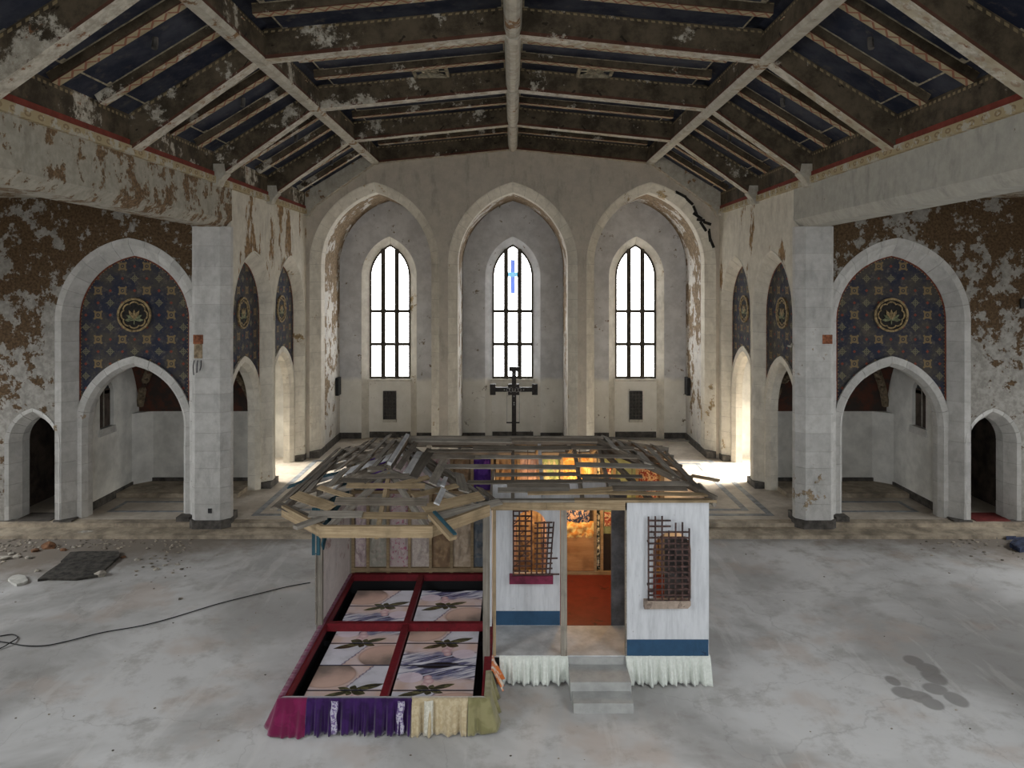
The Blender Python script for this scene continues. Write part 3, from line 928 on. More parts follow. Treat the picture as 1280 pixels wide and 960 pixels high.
# ================================================================ CEILING
def painted(name, kind):
    """painted timber faces: uv u = metres along, v = 0 (soffit edge) .. 1 (top)"""
    q = Mat(name, .88, .2)
    p = q.pos(); uv = q.sep(q.uv()); u, v = uv[0], uv[1]
    n = q.noise(p, 1.8, 8, .72)
    base = q.mix(q.step(n, .35, .65), (.04, .031, .02), (.11, .086, .056))
    if kind == 'side':
        red = q.M('LESS_THAN', v, .13)
        base = q.mix(q.M('MULTIPLY', red, .6), base, (.10, .03, .02))
        dots = q.M('MULTIPLY', q.M('MULTIPLY', q.M('GREATER_THAN', v, .86), q.M('LESS_THAN', v, .93)), q.M('LESS_THAN', q.M('FRACT', q.M('MULTIPLY', u, 7.0)), .55))
        base = q.mix(q.M('MULTIPLY', dots, .8), base, (.26, .2, .11))
        beast = q.step(q.noise(q.comb(q.M('MULTIPLY', u, 1.4), q.M('MULTIPLY', v, 1.2), 3.0), 2.6, 2, .5), .68, .70)
        base = q.mix(q.M('MULTIPLY', beast, .7), base, (.008, .007, .006))
        thr = .58
    elif kind == 'soffit':
        base = q.mix(q.step(n, .35, .65), (.28, .235, .16), (.42, .37, .275))
        fl = q.M('LESS_THAN', q.M('ADD', q.M('POWER', q.M('SUBTRACT', q.M('FRACT', q.M('MULTIPLY', u, 3.2)), .5), 2.0), q.M('POWER', q.M('SUBTRACT', v, .5), 2.0)), .05)
        base = q.mix(q.M('MULTIPLY', fl, .45), base, (.2, .1, .06))
        thr = .47
    elif kind == 'rib':
        a = q.M('ABSOLUTE', q.M('SUBTRACT', q.M('FRACT', q.M('MULTIPLY', u, 4.0)), .5))
        zz = q.M('LESS_THAN', q.M('ABSOLUTE', q.M('SUBTRACT', q.M('MULTIPLY', a, 1.6), q.M('SUBTRACT', v, .1))), .16)
        base = q.mix(q.M('MULTIPLY', zz, .8), q.mix(q.step(n, .35, .65), (.24, .19, .11), (.36, .30, .19)), (.20, .06, .035))
        thr = .56
    white = q.mix(q.step(q.noise(p, 6, 6, .7), .35, .65), (.30, .27, .215), (.52, .48, .40))
    rust = q.step(q.noise(p, 5, 7, .75), .58, .64)
    white = q.mix(rust, white, (.2, .10, .05))
    x = q.sep(p)[0]
    m = q.M('ADD', q.M('MULTIPLY', q.noise(p, .7, 4, .6), .5), q.M('MULTIPLY', q.noise(p, 2.6, 9, .75), .5))
    m = q.M('ADD', m, q.M('MULTIPLY', x, -.004))
    q.col(q.mix(q.step(m, thr - .02, thr + .02), base, white))
    q.bump(n, .3, .01)
    return q.m
MT['c_side'] = painted('painted_beam_side', 'side')
MT['c_soffit'] = painted('painted_beam_soffit', 'soffit')
MT['c_rib'] = painted('painted_rib', 'rib')
MT['c_white'] = peel('purlin_limewash', (.46, .43, .36), (.22, .13, .065), .26, 2.0, (.34, .31, .25))
q = Mat('ceiling_blue', .9, .2)
n = q.noise(q.pos(), 1.1, 6, .65)
cc = q.mix(q.step(n, .36, .66), (.011, .014, .027), (.042, .045, .058))
q.col(q.mix(q.step(q.noise(q.pos(), 3.5, 7, .7), .54, .7, 0, .5), cc, (.1, .085, .07)))
MT['c_blue'] = q.m
MT['c_line'] = plain('ceiling_cream_line', (.27, .235, .165), .9, .25, 7)
q = Mat('cornice_flowers', .9, .2)
uvs = q.sep(q.uv())
fu = q.M('SUBTRACT', q.M('FRACT', q.M('MULTIPLY', uvs[0], 3.1)), .5); fv = q.M('SUBTRACT', uvs[1], .5)
r = q.M('SQRT', q.M('ADD', q.M('MULTIPLY', fu, fu), q.M('MULTIPLY', q.M('MULTIPLY', fv, fv), .8)))
fl = q.M('MULTIPLY', q.M('LESS_THAN', r, .26), q.M('GREATER_THAN', r, .12))
cc = q.mix(q.M('MULTIPLY', fl, .6), (.36, .29, .17), (.16, .10, .055))
wear = q.step(q.noise(q.pos(), 2.3, 8, .72), .52, .56)
q.col(q.mix(wear, cc, (.42, .39, .32)))
MT['c_cornice'] = q.m
MT['c_red'] = peel('frieze_red', (.20, .045, .03), (.35, .31, .25), .16, 2.1)

YM = [26.62 - 4.05 * i for i in range(6)]            # main beam lines
E_, P_, R_ = (W, 9.06), (4.97, 10.86), (0.0, 11.36)   # soffit line of the beams
E2, P2, R2 = (W + .05, 9.78), (4.82, 11.46), (0.0, 11.92)  # plane of the panels
ceil = mk('ceiling', join(*[plate([(s * (W + .6), 9.7), (s * (W + .6), 9.95), (s * 4.8, 11.75), (0, 12.2), (0, 12.0), (s * 4.8, 11.56), (s * (W + .1), 9.72)], [], YR - .4, YA + .6, lambda a, b, d: (a, d, b)) for s in (-1, 1)]), MT['c_blue'])
tag(ceil, 'gambrel timber ceiling painted dark blue between beams', 'ceiling', None, 'structure')

def section_beam(a0, a1, b1, b0, Y, wd, s, name, mats, parent):
    """beam with section quad in xz extruded along y: a0-a1 soffit line, b0-b1 top line"""
    L = math.hypot(a1[0] - a0[0], a1[1] - a0[1])
    V = []
    for yy in (Y - wd / 2, Y + wd / 2):
        for (x, z) in (a0, a1, b1, b0):
            V.append((s * x, yy, z))
    Fc = [(0, 1, 2, 3), (4, 5, 6, 7), (0, 1, 5, 4), (2, 3, 7, 6), (0, 3, 7, 4), (1, 2, 6, 5)]
    side = [(0, 0), (L, 0), (L, 1), (0, 1)]
    U = [side, side, [(0, 0), (L, 0), (L, 1), (0, 1)], [(0, 1)] * 4, [(0, .5)] * 4, [(0, .5)] * 4]
    return mk(name, (V, Fc, U, [0, 0, 1, 0, 0, 0]), mats, parent)

def lerp2(a, b, t):
    return (a[0] + (b[0] - a[0]) * t, a[1] + (b[1] - a[1]) * t)

for s in (-1, 1):
    for i, Y in enumerate(YM):
        section_beam(E_, P_, P2, E2, Y, .33, s, 'main_beam', [MT['c_white'] if i == 0 else MT['c_side'], MT['c_soffit']], ceil)
        section_beam(P_, R_, R2, P2, Y, .33, s, 'main_beam', [MT['c_side'], MT['c_soffit']], ceil)
        if i == len(YM) - 1:
            continue
        Yn = YM[i + 1]
        # purlin and cornice, one length per bay
        ya, yb = Yn + .002, Y - .002
        def pur(x, z):
            return [(x - .15, z + .5), (x - .16, z + .03), (x - .1, z - .05), (x + .1, z - .05), (x + .16, z + .02), (x + .15, z + .5)]
        pg = plate([(s * a, b) for a, b in pur(P_[0], P_[1])], [], ya, yb, lambda a, b, d: (a, d, b))
        pU, pM = list(pg[2]), list(pg[3])
        for e_ in (0, 4):
            pM[len(pM) - 6 + e_] = 1
            v0_, v1_ = (1, 0) if e_ == 0 else (0, 1)
            pU[len(pU) - 6 + e_] = [(0, v0_), (0, v1_), (yb - ya, v1_), (yb - ya, v0_)]
        mk('purlin', (pg[0], pg[1], pU, pM), [MT['c_white'], MT['c_side']], ceil)
        # frieze, red fascia, cornice
        L = yb - ya
        def strip(x0, x1, z0, z1):
            V = [(s * x0, ya, z0), (s * x0, yb, z0), (s * x0, yb, z1), (s * x0, ya, z1), (s * x1, ya, z0), (s * x1, yb, z0), (s * x1, yb, z1), (s * x1, ya, z1)]
            Fc = [(0, 1, 2, 3), (4, 7, 6, 5), (0, 4, 5, 1), (3, 2, 6, 7), (0, 3, 7, 4), (1, 5, 6, 2)]
            fr = [(0, 0), (L, 0), (L, 1), (0, 1)]
            return V, Fc, [fr, fr, [(0, .5), (0, .5), (L, .5), (L, .5)], fr, [(0, .5)] * 4, [(0, .5)] * 4]
        g = strip(W - .03, W + .3, 9.2, 9.8)
        g = (g[0], g[1], [[(a, .14 + .86 * b) for a, b in f] for f in g[2]])
        mk('frieze_board', g, MT['c_side'], ceil)
        mk('red_fascia', strip(W - .06, W + .2, 9.19, 9.31), MT['c_red'], ceil)
        mk('cornice', strip(W - .10, W + .2, 9.02, 9.19), MT['c_cornice'], ceil)
        # ribs and blue panels
        for (a, b, a2, b2) in ((E_, P_, E2, P2), (P_, R_, P2, R2)):
            nx, nz = -(b2[1] - a2[1]), (b2[0] - a2[0])
            ln = math.hypot(nx, nz); nx /= ln; nz /= ln
            if nz > 0: nx, nz = -nx, -nz
            dn = lambda p, h: (p[0] + nx * h, p[1] + nz * h)
            t0, t1 = (.05, .97) if a is E_ else (.04, .98)
            A0, A1 = lerp2(a2, b2, t0), lerp2(a2, b2, t1)
            for k in (1, 2):
                yr = Y + (Yn - Y) * k / 3
                section_beam(dn(A0, .2), dn(A1, .2), A1, A0, yr, .2, s, 'ceiling_rib', [MT['c_side'], MT['c_rib']], ceil)
            for k in range(3):
                ya3, yb3 = Y + (Yn - Y) * (k + 1) / 3 + .10, Y + (Yn - Y) * k / 3 - .10
                q0, q1 = lerp2(a2, b2, t0 + (.09 if a is E_ else .03)), lerp2(a2, b2, t1 - .02)
                f = lambda t, yy, h: (s * dn(lerp2(q0, q1, t), h)[0], yy, dn(lerp2(q0, q1, t), h)[1])
                def slab(t0_, t1_, y0_, y1_, h0, h1):
                    V = [f(t0_, y0_, h0), f(t1_, y0_, h0), f(t1_, y1_, h0), f(t0_, y1_, h0), f(t0_, y0_, h1), f(t1_, y0_, h1), f(t1_, y1_, h1), f(t0_, y1_, h1)]
                    return V, [(0, 1, 2, 3), (7, 6, 5, 4), (0, 4, 5, 1), (1, 5, 6, 2), (2, 6, 7, 3), (3, 7, 4, 0)]
                pn = mk('ceiling_panel', slab(0, 1, ya3, yb3, .0, .02), MT['c_blue'], ceil)
                LL = math.hypot(q1[0] - q0[0], q1[1] - q0[1]); w_ = .03 / LL; c_ = .11 / LL
                mk('panel_border', join(slab(0, w_, ya3, yb3, .018, .03), slab(1 - w_, 1, ya3, yb3, .018, .03), slab(0, 1, ya3, ya3 + .03, .018, .03), slab(0, 1, yb3 - .03, yb3, .018, .03),
                                        *[slab(u0, u0 + c_, v0, v0 + .1, .018, .029) for u0 in (0, 1 - c_) for v0 in (ya3, yb3 - .1)]), MT['c_line'], pn)
                if a is E_ and k == 1:
                    hp = Vector(f(.5, (ya3 + yb3) / 2, .03))
                    mk('ceiling_hook', tube([hp, hp - Vector((0, 0, .1)), hp - Vector((0, .03, .2))], .05, 6), MT['plinth'], pn)
        # two pierced ventilators in the flat slope
        if i == 2:
            c = (2.05, 11.66); 
            zf = lambda x: R2[1] + (P2[1] - R2[1]) * x / P2[0] - .03
            yv = Y - 4.05 / 6
            vx = s * 2.0
            vent = mk('ceiling_vent', join(*[beam((vx + dx - .42 * ex, yv + dy - .42 * ey, zf(2.0) - .05), (vx + dx + .42 * ex, yv + dy + .42 * ey, zf(2.0) - .05), .07, .08) for dx, dy, ex, ey in ((0, -.4, 1, 0), (0, .4, 1, 0), (-.4, 0, 0, 1), (.4, 0, 0, 1))]), MT['c_line'], ceil)
            for an in range(4):
                th = an * math.pi / 4
                mk('vent_tracery', beam((vx - .4 * math.cos(th), yv - .4 * math.sin(th), zf(2) - .04), (vx + .4 * math.cos(th), yv + .4 * math.sin(th), zf(2) - .04), .03, .03), MT['c_line'], vent)
            mk('vent_tracery', tube([(vx + .2 * math.cos(2 * math.pi * i_ / 16), yv + .2 * math.sin(2 * math.pi * i_ / 16), zf(2) - .04) for i_ in range(17)], .022, 6, cap=False), MT['c_line'], vent)
# ridge beam, one length per bay, rounded soffit
for i in range(len(YM) - 1):
    x, z = R_
    mk('ridge_beam', plate([(x - .16, z + .55), (x - .17, z + .12), (x - .13, z - .02), (x - .06, z - .08), (x + .06, z - .08), (x + .13, z - .02), (x + .17, z + .12), (x + .16, z + .55)], [], YM[i + 1] + .002, YM[i] - .002, lambda a, b, d: (a, d, b)), MT['c_white'], ceil)
    mk('ridge_collar', plate([(x - .2, z + .4), (x - .2, z + .05), (x - .09, z - .11), (x + .09, z - .11), (x + .2, z + .05), (x + .2, z + .4)], [], YM[i + 1] - .14, YM[i + 1] + .14, lambda a, b, d: (a, d, b)), MT['c_white'], ceil)
# corbel blocks where beams meet the cornice in the chancel
for s in (-1, 1):
    for Y in YM[:3]:
        mk('beam_corbel', plate([(W + .1, 8.95), (W - .14, 8.95), (W - .2, 9.1), (W - .34, 9.26), (W - .3, 9.5), (W + .1, 9.5)], [], Y - .17, Y + .17, lambda a, b, d: (s * a, d, b)), MT['c_white'], ceil)

# ================================================================ THE HOUSE (built inside the church)
HZ = .43                        # deck level
XL, XM, XR = -3.42, -.40, 3.2   # left wall, partition, right wall
YP, YW, YB = 12.03, 13.08, 15.45  # porch edge, porch back wall, back wall
EZ = 2.97                       # eaves
MT['wood'] = woodmat('weathered_batten', (.125, .105, .082), (.255, .22, .178), rand=.7)
MT['wood_tan'] = woodmat('pale_timber', (.255, .185, .108), (.39, .30, .185), rand=.4)
MT['wood_grey'] = woodmat('grey_timber', (.205, .182, .152), (.34, .31, .262), rand=.4)
MT['wood_white'] = woodmat('whitewashed_lath', (.42, .42, .43), (.62, .62, .62), rand=.3)
MT['teal'] = woodmat('teal_painted_board', (.02, .062, .085), (.04, .105, .135), rand=.25)
MT['red'] = peel('red_painted_rail', (.16, .011, .018), (.1, .016, .015), .2, 4, (.11, .009, .013), rough=.55)
MT['red_floor'] = peel('red_painted_floor', (.15, .027, .019), (.08, .022, .015), .3, 2.2, (.115, .022, .015), rough=.5)
MT['maroon'] = plain('maroon_board', (.16, .02, .05), .6, .2, 6)
MT['iron'] = plain('rusty_iron', (.06, .034, .03), .75, .35, 18)
MT['porch'] = plain('grey_porch_paint', (.42, .43, .435), .55, .12, 2.4)
MT['conc'] = plain('grey_step_paint', (.34, .345, .335), .75, .07, 3.5)
MT['blackpit'] = plain('black_lining', (.004, .004, .005), .6, .1, 5)
MT['darkboard'] = plain('charcoal_board', (.075, .075, .08), .7, .25, 3)
MT['ply'] = woodmat('plywood', (.28, .15, .07), (.40, .24, .12), rand=.2, grain=(1.1, 5, 1))
MT['sage'] = plain('sage_paint', (.21, .26, .15), .8, .15, 4)
MT['blueband'] = peel('blue_dado_paint', (.03, .08, .15), (.02, .045, .085), .2, 3, (.025, .065, .125), rough=.6)
q = Mat('white_washed_boards', .75, .25)
p = q.pos(); xyz = q.sep(p)
st = q.noise(q.comb(q.M('MULTIPLY', xyz[0], 9.0), xyz[1], q.M('MULTIPLY', xyz[2], 1.1)), 1.6, 7, .7)
c = q.mix(q.step(st, .3, .66), (.47, .485, .51), (.60, .615, .64))
c = q.mix(q.step(q.noise(p, 9, 7, .75), .63, .68, 0, .6), c, (.25, .235, .22))
q.col(c); q.bump(st, .2, .006)
MT['hwhite'] = q.m

house = empty('wooden_house', (0, 13.3, 0), 'small timber house with an open batten roof, white front walls and porch', 'house')
# deck and floors
mk('deck_base', join(box(XM - .02, XR, YP + .03, YB + .1, .24, HZ - .02)), MT['blackpit'], house)
for k in range(5):
    for yy in (YP + .12, YB):
        mk('deck_leg', box(XM + .1 + k * .83, XM + .2 + k * .83, yy - .05, yy + .05, 0, .25), MT['wood'], house)
mk('porch_floor', box(XM, XR, YP, YW, HZ - .03, HZ), MT['porch'], house)
mk('room_floor', box(XM, XR, YW + .005, YB, HZ - .03, HZ + .005), MT['red_floor'], house)
# steps
sp = mk('front_step', box(.92, 1.83, 11.14, 11.6, 0, .15), MT['conc'], house)
sp = mk('front_step', box(.90, 1.85, 11.48, 12.02, 0, .29), MT['conc'], house)

# ---- white front wall with its grilled window
def ar2(cx, hw, z0, z1):
    return [(cx - hw, z0)] + [(cx - hw * math.cos(math.pi * i / 12), z1 - hw + hw * math.sin(math.pi * i / 12)) for i in range(13)] + [(cx + hw, z0)]
fw = mk('front_wall', plate([(1.85, HZ), (XR, HZ), (XR, EZ), (1.85, EZ)], [ar2(2.6, .31, 1.36, 2.46)], -.02, .03, front(YP)), MT['hwhite'], house)
mk('blue_dado', box(1.85, XR - .01, YP - .028, YP - .018, HZ + .005, HZ + .27), MT['blueband'], fw)
mk('corner_trim', box(1.835, 1.86, YP - .03, YP + .05, HZ, EZ), MT['wood_grey'], fw)
bw = mk('porch_wall', plate([(XM + .04, HZ), (.84, HZ), (.84, EZ), (XM + .04, EZ)], [ar2(.31, .29, 1.36, 2.48)], 0, .05, front(YW)), MT['hwhite'], house)
mk('blue_dado', box(XM + .045, .835, YW - .01, YW + .001, HZ + .01, HZ + .26), MT['blueband'], bw)
mk('charcoal_partition', box(1.75, 2.03, YW, YW + .05, HZ, EZ), MT['darkboard'], house)
mk('charcoal_partition', box(2.64, 3.14, YW - .3, YW - .25, HZ, 2.1), MT['darkboard'], house)
mk('porch_riser', box(.88, 1.87, YP - .015, YP + .02, .2, HZ - .028), MT['conc'], house)
mk('side_wall', box(XR - .04, XR, YP + .03, YB + .05, .3, EZ), MT['hwhite'], house)
mk('partition_wall', box(XM - .03, XM + .03, YW - .1, YB, HZ, 2.6), MT['hwhite'], house)
mk('door_lintel', box(.84, 1.76, YW, YW + .05, 2.55, EZ), MT['hwhite'], house)

def bar_v(x, z0, z1, Y, lean=0.0, w_=.027):
    return beam((x, Y, z0), (x + lean, Y, z1), w_, .014, up=(0, -1, 0))
def bar_h(x0, x1, z, Y, tilt=0.0, w_=.026):
    return beam((x0, Y, z), (x1, Y, z + tilt), .012, w_)
# front wall grille: six bars of unequal height
Yg = YP - .1
vx = [2.2 + .11 * i for i in range(7)]
vt = [2.73, 2.735, 2.74, 2.50, 2.63, 2.64, 2.54]
gr = mk('window_grille', join(bar_v(vx[0], 1.36, vt[0], Yg), bar_v(vx[6], 1.36, vt[6], Yg), bar_h(2.19, 2.87, 1.37, Yg - .01), bar_h(2.2, 2.3, 1.5, Yg + .04)), MT['iron'], house)
for x, t in list(zip(vx, vt))[1:6]:
    mk('bar', bar_v(x, 1.36, t, Yg), MT['iron'], gr)
for k in range(14):
    zz = 1.46 + k * .093
    if zz > 2.60: x1 = 2.56 if k % 2 else 2.43
    elif zz > 2.5: x1 = 2.56
    else: x1 = 2.87
    mk('bar', bar_h(2.19, x1, zz, Yg - .012), MT['iron'], gr)
for (x, z_) in ((2.245, 2.45), (2.245, 2.08), (2.36, 1.99), (2.30, 1.7), (2.80, 2.2), (2.80, 1.72), (2.8, 1.53), (2.36, 2.36)):
    mk('scroll', tube([(x + .045 * math.cos(a), Yg - .01, z_ + .045 * math.sin(a)) for a in [math.pi * i / 6 - .6 for i in range(7)]], .008, 5), MT['iron'], gr)
for x in (2.2, 2.86):
    mk('bracket', box(x - .012, x + .012, Yg, YP - .015, 1.6, 1.625), MT['iron'], gr)
    mk('bracket', box(x - .012, x + .012, Yg, YP - .015, 2.3, 2.325), MT['iron'], gr)
mk('window_sill', plate([(2.13, 1.24), (2.83, 1.25), (2.88, 1.3), (2.88, 1.37), (2.13, 1.37)], [], -.13, -.0, front(YP)), peel('bare_concrete_sill', (.40, .32, .26), (.22, .17, .14), .4, 6), house)
# porch wall grille, its outer half bent away
Yg = YW - .09
vx = [.01, .115, .225, .33]
gr = mk('window_grille', join(bar_v(.01, 1.37, 2.6, Yg), bar_h(0.0, .62, 1.37, Yg - .01), bar_v(.33, 1.37, 2.6, Yg)), MT['iron'], house)
for x in vx[1:3]:
    mk('bar', bar_v(x, 1.37, 2.6, Yg), MT['iron'], gr)
for k in range(14):
    mk('bar', bar_h(0.0, .345 if k % 3 else .28, 1.44 + k * .088, Yg - .012), MT['iron'], gr)
for k, (x, t, ln) in enumerate(((.42, 2.3, .03), (.52, 2.32, .06), (.585, 2.31, .09), (.65, 2.31, .12))):
    mk('bar', bar_v(x, 1.4, t, Yg - .02, ln * .6), MT['iron'], gr)
for k in range(10):
    zz = 1.48 + k * .09
    mk('bar', bar_h(.38, .70 + (.09 if k in (2,) else 0), zz + .0, Yg - .03, .012), MT['iron'], gr)
mk('bar', bar_h(.36, .82, 1.385, Yg - .03, .005), MT['iron'], gr)
for (x, z_) in ((.06, 2.3), (.17, 2.12), (.28, 1.95), (.17, 1.72), (.06, 1.55), (.28, 2.38)):
    mk('bar', beam((x - .05, Yg - .012, z_ - .045), (x + .05, Yg - .012, z_ + .045), .012, .012), MT['iron'], gr)
for x in (.01, .33):
    mk('bracket', box(x - .012, x + .012, Yg, YW, 1.7, 1.725), MT['iron'], gr)
mk('window_sill', box(-.06, .71, YW - .14, YW, 1.22, 1.36), MT['maroon'], house)

# ---- posts, beams
mk('porch_post', beam((.835, YP + .03, HZ), (.835, YP + .03, EZ - .1), .1, .1, up=(0, 1, 0)), MT['wood_grey'], house)
mk('bay_post', beam((-.43, YP - .04, .02), (-.43, YP - .04, EZ - .02), .11, .1, up=(0, 1, 0)), MT['wood_grey'], house)
mk('bay_post', beam((-.30, YP + .0, HZ), (-.30, YP + .0, EZ - .02), .05, .05, up=(0, 1, 0)), MT['wood_tan'], house)
mk('bay_post', beam((XL, 13.05, HZ - .03), (XL, 13.05, EZ - .05), .1, .1, up=(0, 1, 0)), MT['wood_grey'], house)
mk('corner_post', beam((XL, YB - .05, HZ - .03), (XL, YB - .05, EZ - .05), .1, .1, up=(0, 1, 0)), MT['wood_grey'], house)
mk('corner_post', beam((XR - .06, YB - .05, HZ - .03), (XR - .06, YB - .05, EZ - .05), .1, .1, up=(0, 1, 0)), MT['wood_grey'], house)
mk('porch_beam', beam((-.36, YP - .0, EZ - .08), (.55, YP - .0, EZ - .08), .06, .16), MT['wood_tan'], house)
mk('porch_beam', beam((.553, YP - .0, EZ - .08), (1.86, YP - .0, EZ - .08), .06, .16), MT['wood_tan'], house)
mk('eave_board', beam((-.38, YP - .06, EZ + .01), (1.0, YP - .06, EZ + .01), .12, .035), MT['wood_grey'], house)
mk('eave_board', beam((1.0, YP - .06, EZ + .012), (3.3, YP - .06, EZ + .012), .14, .04), MT['wood_tan'], house)
mk('eave_board', beam((3.27, YP - .1, EZ - .02), (3.27, YP + .9, EZ - .02), .05, .12), MT['wood_grey'], house)

# ---- walls of fabric between studs
def fabric(x0, x1, z0, z1, Y, mat, name='fabric_infill', amp=.10, seed=0, nu=20, nv=44):
    def fn(u, v):
        x = x0 + (x1 - x0) * u; z_ = z0 + (z1 - z0) * v
        e = min(1, 6 * min(u, 1 - u)) * min(1, 5 * min(v, 1 - v))
        n1 = mnoise.noise(Vector((x * 7 + seed * 3.1, z_ * 2.2, seed)))
        n2 = mnoise.noise(Vector((x * 9 + z_ * 6, z_ * 7 - x * 4, seed + 5)))
        n3 = abs(mnoise.noise(Vector((x * 16 + z_ * 9 + seed, z_ * 12 - x * 7, seed + 9))))
        return (x, Y - .015 - e * max(.0, .06 + amp * (n1 * .9 + n2 * .5 - n3 * .9)), z_)
    return mk(name, grid_surf(nu, nv, fn), mat, house, smooth=True)
FAB = dict(
    pinkfloral=cloth('pink_floral_fabric', (.42, .33, .34), (.50, .42, .40), 16),
    green=cloth('grey_green_fabric', (.33, .32, .27), (.40, .36, .31), 12),
    rose=cloth('rose_floral_fabric', (.44, .36, .35), (.34, .12, .18), 15, thr=(.56, .62)),
    beige=cloth('beige_plaid_fabric', (.38, .32, .29), (.45, .39, .34), 20),
    brown=cloth('brown_satin_fabric', (.19, .12, .07), (.28, .19, .11), 5),
    tan=cloth('tan_crepe_fabric', (.37, .29, .21), (.45, .36, .27), 9),
    slate=cloth('slate_blue_fabric', (.10, .12, .14), (.17, .17, .17), 7),
    purple=cloth('purple_fabric', (.055, .018, .16), (.09, .03, .22), 7),
    orange=cloth('orange_print_fabric', (.62, .30, .08), (.70, .55, .22), 13),
    yellow=cloth('yellow_print_fabric', (.66, .52, .22), (.60, .28, .07), 12),
    ethnic=cloth('patterned_kilim', (.55, .42, .28), (.24, .05, .035), 22, thr=(.47, .5)),
    bluep=cloth('blue_print_fabric', (.52, .36, .27), (.025, .05, .12), 18, thr=(.46, .49)),
    blackw=cloth('black_white_print', (.50, .48, .36), (.03, .04, .03), 20, thr=(.5, .53)),
    pinkbundle=cloth('dusty_pink_fabric', (.40, .27, .25), (.5, .36, .32), 9),
    lime=cloth('green_print_fabric', (.3, .42, .2), (.6, .55, .35), 12),
)
mk('back_wall', box(XL - .05, XR, YB + .02, YB + .06, .3, EZ - .05), woodmat('back_boards', (.16, .11, .07), (.25, .18, .11)), house)
studs = [-3.34, -3.03, -2.61, -2.16, -1.72, -1.28, -.85, -.43]
for x in studs:
    mk('stud', box(x - .03, x + .03, YB - .08, YB + .02, HZ, EZ - .05), MT['wood_tan'], house)
mk('bottom_rail', box(XL, XM - .03, YB - .09, YB + .01, HZ + .06, HZ + .14), MT['wood_tan'], house)
for k, key in enumerate(('pinkfloral', 'green', 'rose', 'beige', 'brown', 'tan', 'slate')):
    fabric(studs[k] + .03, studs[k + 1] - .03, .56, 2.12, YB, FAB[key], seed=k + 1)
for k, key in enumerate(('green', 'purple', 'pinkfloral', 'pinkfloral', 'rose', 'brown', 'purple')):
    fabric(studs[k] + .03, studs[k + 1] - .03, 2.18, 2.88, YB, FAB[key], seed=k + 21, nv=14)
mk('cross_rail', box(XL, XM - .03, YB - .085, YB + .01, 2.12, 2.18), MT['wood_tan'], house)
# the lamp-lit room
studs2 = [-.32, .12, .56, 1.02, 1.40, 1.72, 1.86, 2.12, 2.6, 3.1]
for x in studs2:
    mk('stud', box(x - .03, x + .03, YB - .09, YB + .02, HZ, EZ - .05), MT['wood_tan'], house)
mk('bottom_rail', box(XM + .03, XR - .05, YB - .1, YB + .01, HZ, HZ + .08), MT['wood_tan'], house)
low = ('pinkbundle', 'brown', 'pinkbundle', None, None, 'blackw', None, None, 'brown')
upp = ('brown', 'pinkbundle', 'lime', 'orange', 'yellow', 'blackw', 'ethnic', None, 'ethnic')
for k in range(9):
    a, b = studs2[k] + .03, studs2[k + 1] - .03
    if low[k]: fabric(a, b, .52, 1.75, YB, FAB[low[k]], seed=k + 41)
    if upp[k]: fabric(a, b, 1.78, 2.88, YB, FAB[upp[k]], seed=k + 61, nv=18)
mk('plywood_panel', box(1.05, 1.69, YB - .11, YB - .08, .52, 1.3), MT['ply'], house)
fabric(1.05, 1.69, 1.2, 1.56, YB - .09, FAB['yellow'], seed=77, nv=8)
fabric(1.08, 1.6, 1.52, 2.1, YB - .1, FAB['bluep'], seed=78, nv=10)
mk('sage_panel', box(1.89, 2.57, YB - .06, YB - .03, 1.28, 2.9), MT['sage'], house)
mk('dark_panel', box(1.89, 2.57, YB - .065, YB - .03, .52, 1.28), plain('dark_cabinet', (.02, .016, .014), .6), house)
fabric(1.91, 2.3, 1.44, 1.74, YB - .06, FAB['ethnic'], seed=79, nv=8)

# ---- left wall: pinkish lining, outer cladding, teal boards
lw = mk('left_wall', box(XL - .01, XL + .02, 13.1, YB - .1, HZ, 2.55), peel('papered_lining', (.66, .60, .57), (.48, .36, .33), .3, 3.2, (.58, .53, .50)), house)
for k in range(4):
    z0 = .5 + k * .42
    mk('cladding_board', beam((XL - .05, 12.96, z0 + .2), (XL - .05, YB, z0 + .2), .02, .40), MT['wood_grey'], house)
mk('teal_board', beam((XL - .05, 12.98, 1.72), (XL - .05, 12.98, 2.55), .03, .14, up=(1, 0, 0)), MT['teal'], house)
mk('teal_board', beam((XL + .06, 13.0, 2.35), (XL + .06, YB - .4, 2.35), .03, .34), MT['teal'], house)
mk('teal_board', beam((XL + .06, 13.0, 1.85), (XL + .06, 13.75, 2.4), .03, .16), MT['teal'], house)

# ---- the red framed pit that holds the screens
BX0, BX1, BY0, BY1, BZ = -3.42, -.42, 10.70, 15.38, .46
BM, BC = -1.90, 13.12
for nm_, a, b in (('pit_rail', (BX0 + .06, BY0, BZ - .06), (BX0 + .06, BY1, BZ - .06)), ('pit_rail', (BX1 + .02, BY0, BZ - .06), (BX1 + .02, BY1, BZ - .06))):
    mk(nm_, beam(a, b, .12, .12), MT['red'], house)
mk('pit_rail', beam((BX0, BY1 - .05, BZ - .06), (BX1, BY1 - .05, BZ - .06), .1, .13), MT['red'], house)
mk('pit_rail', beam((BX0, BY0 + .05, BZ - .08), (BX1 + .08, BY0 + .05, BZ - .08), .1, .12), MT['red'], house)
mk('pit_rail', beam((BM, BY0 + .1, BZ - .05), (BM, BY1 - .1, BZ - .05), .11, .1), MT['red'], house)
mk('pit_rail', beam((BX0 + .12, BC, BZ - .06), (BX1 - .04, BC, BZ - .06), .1, .14), MT['red'], house)
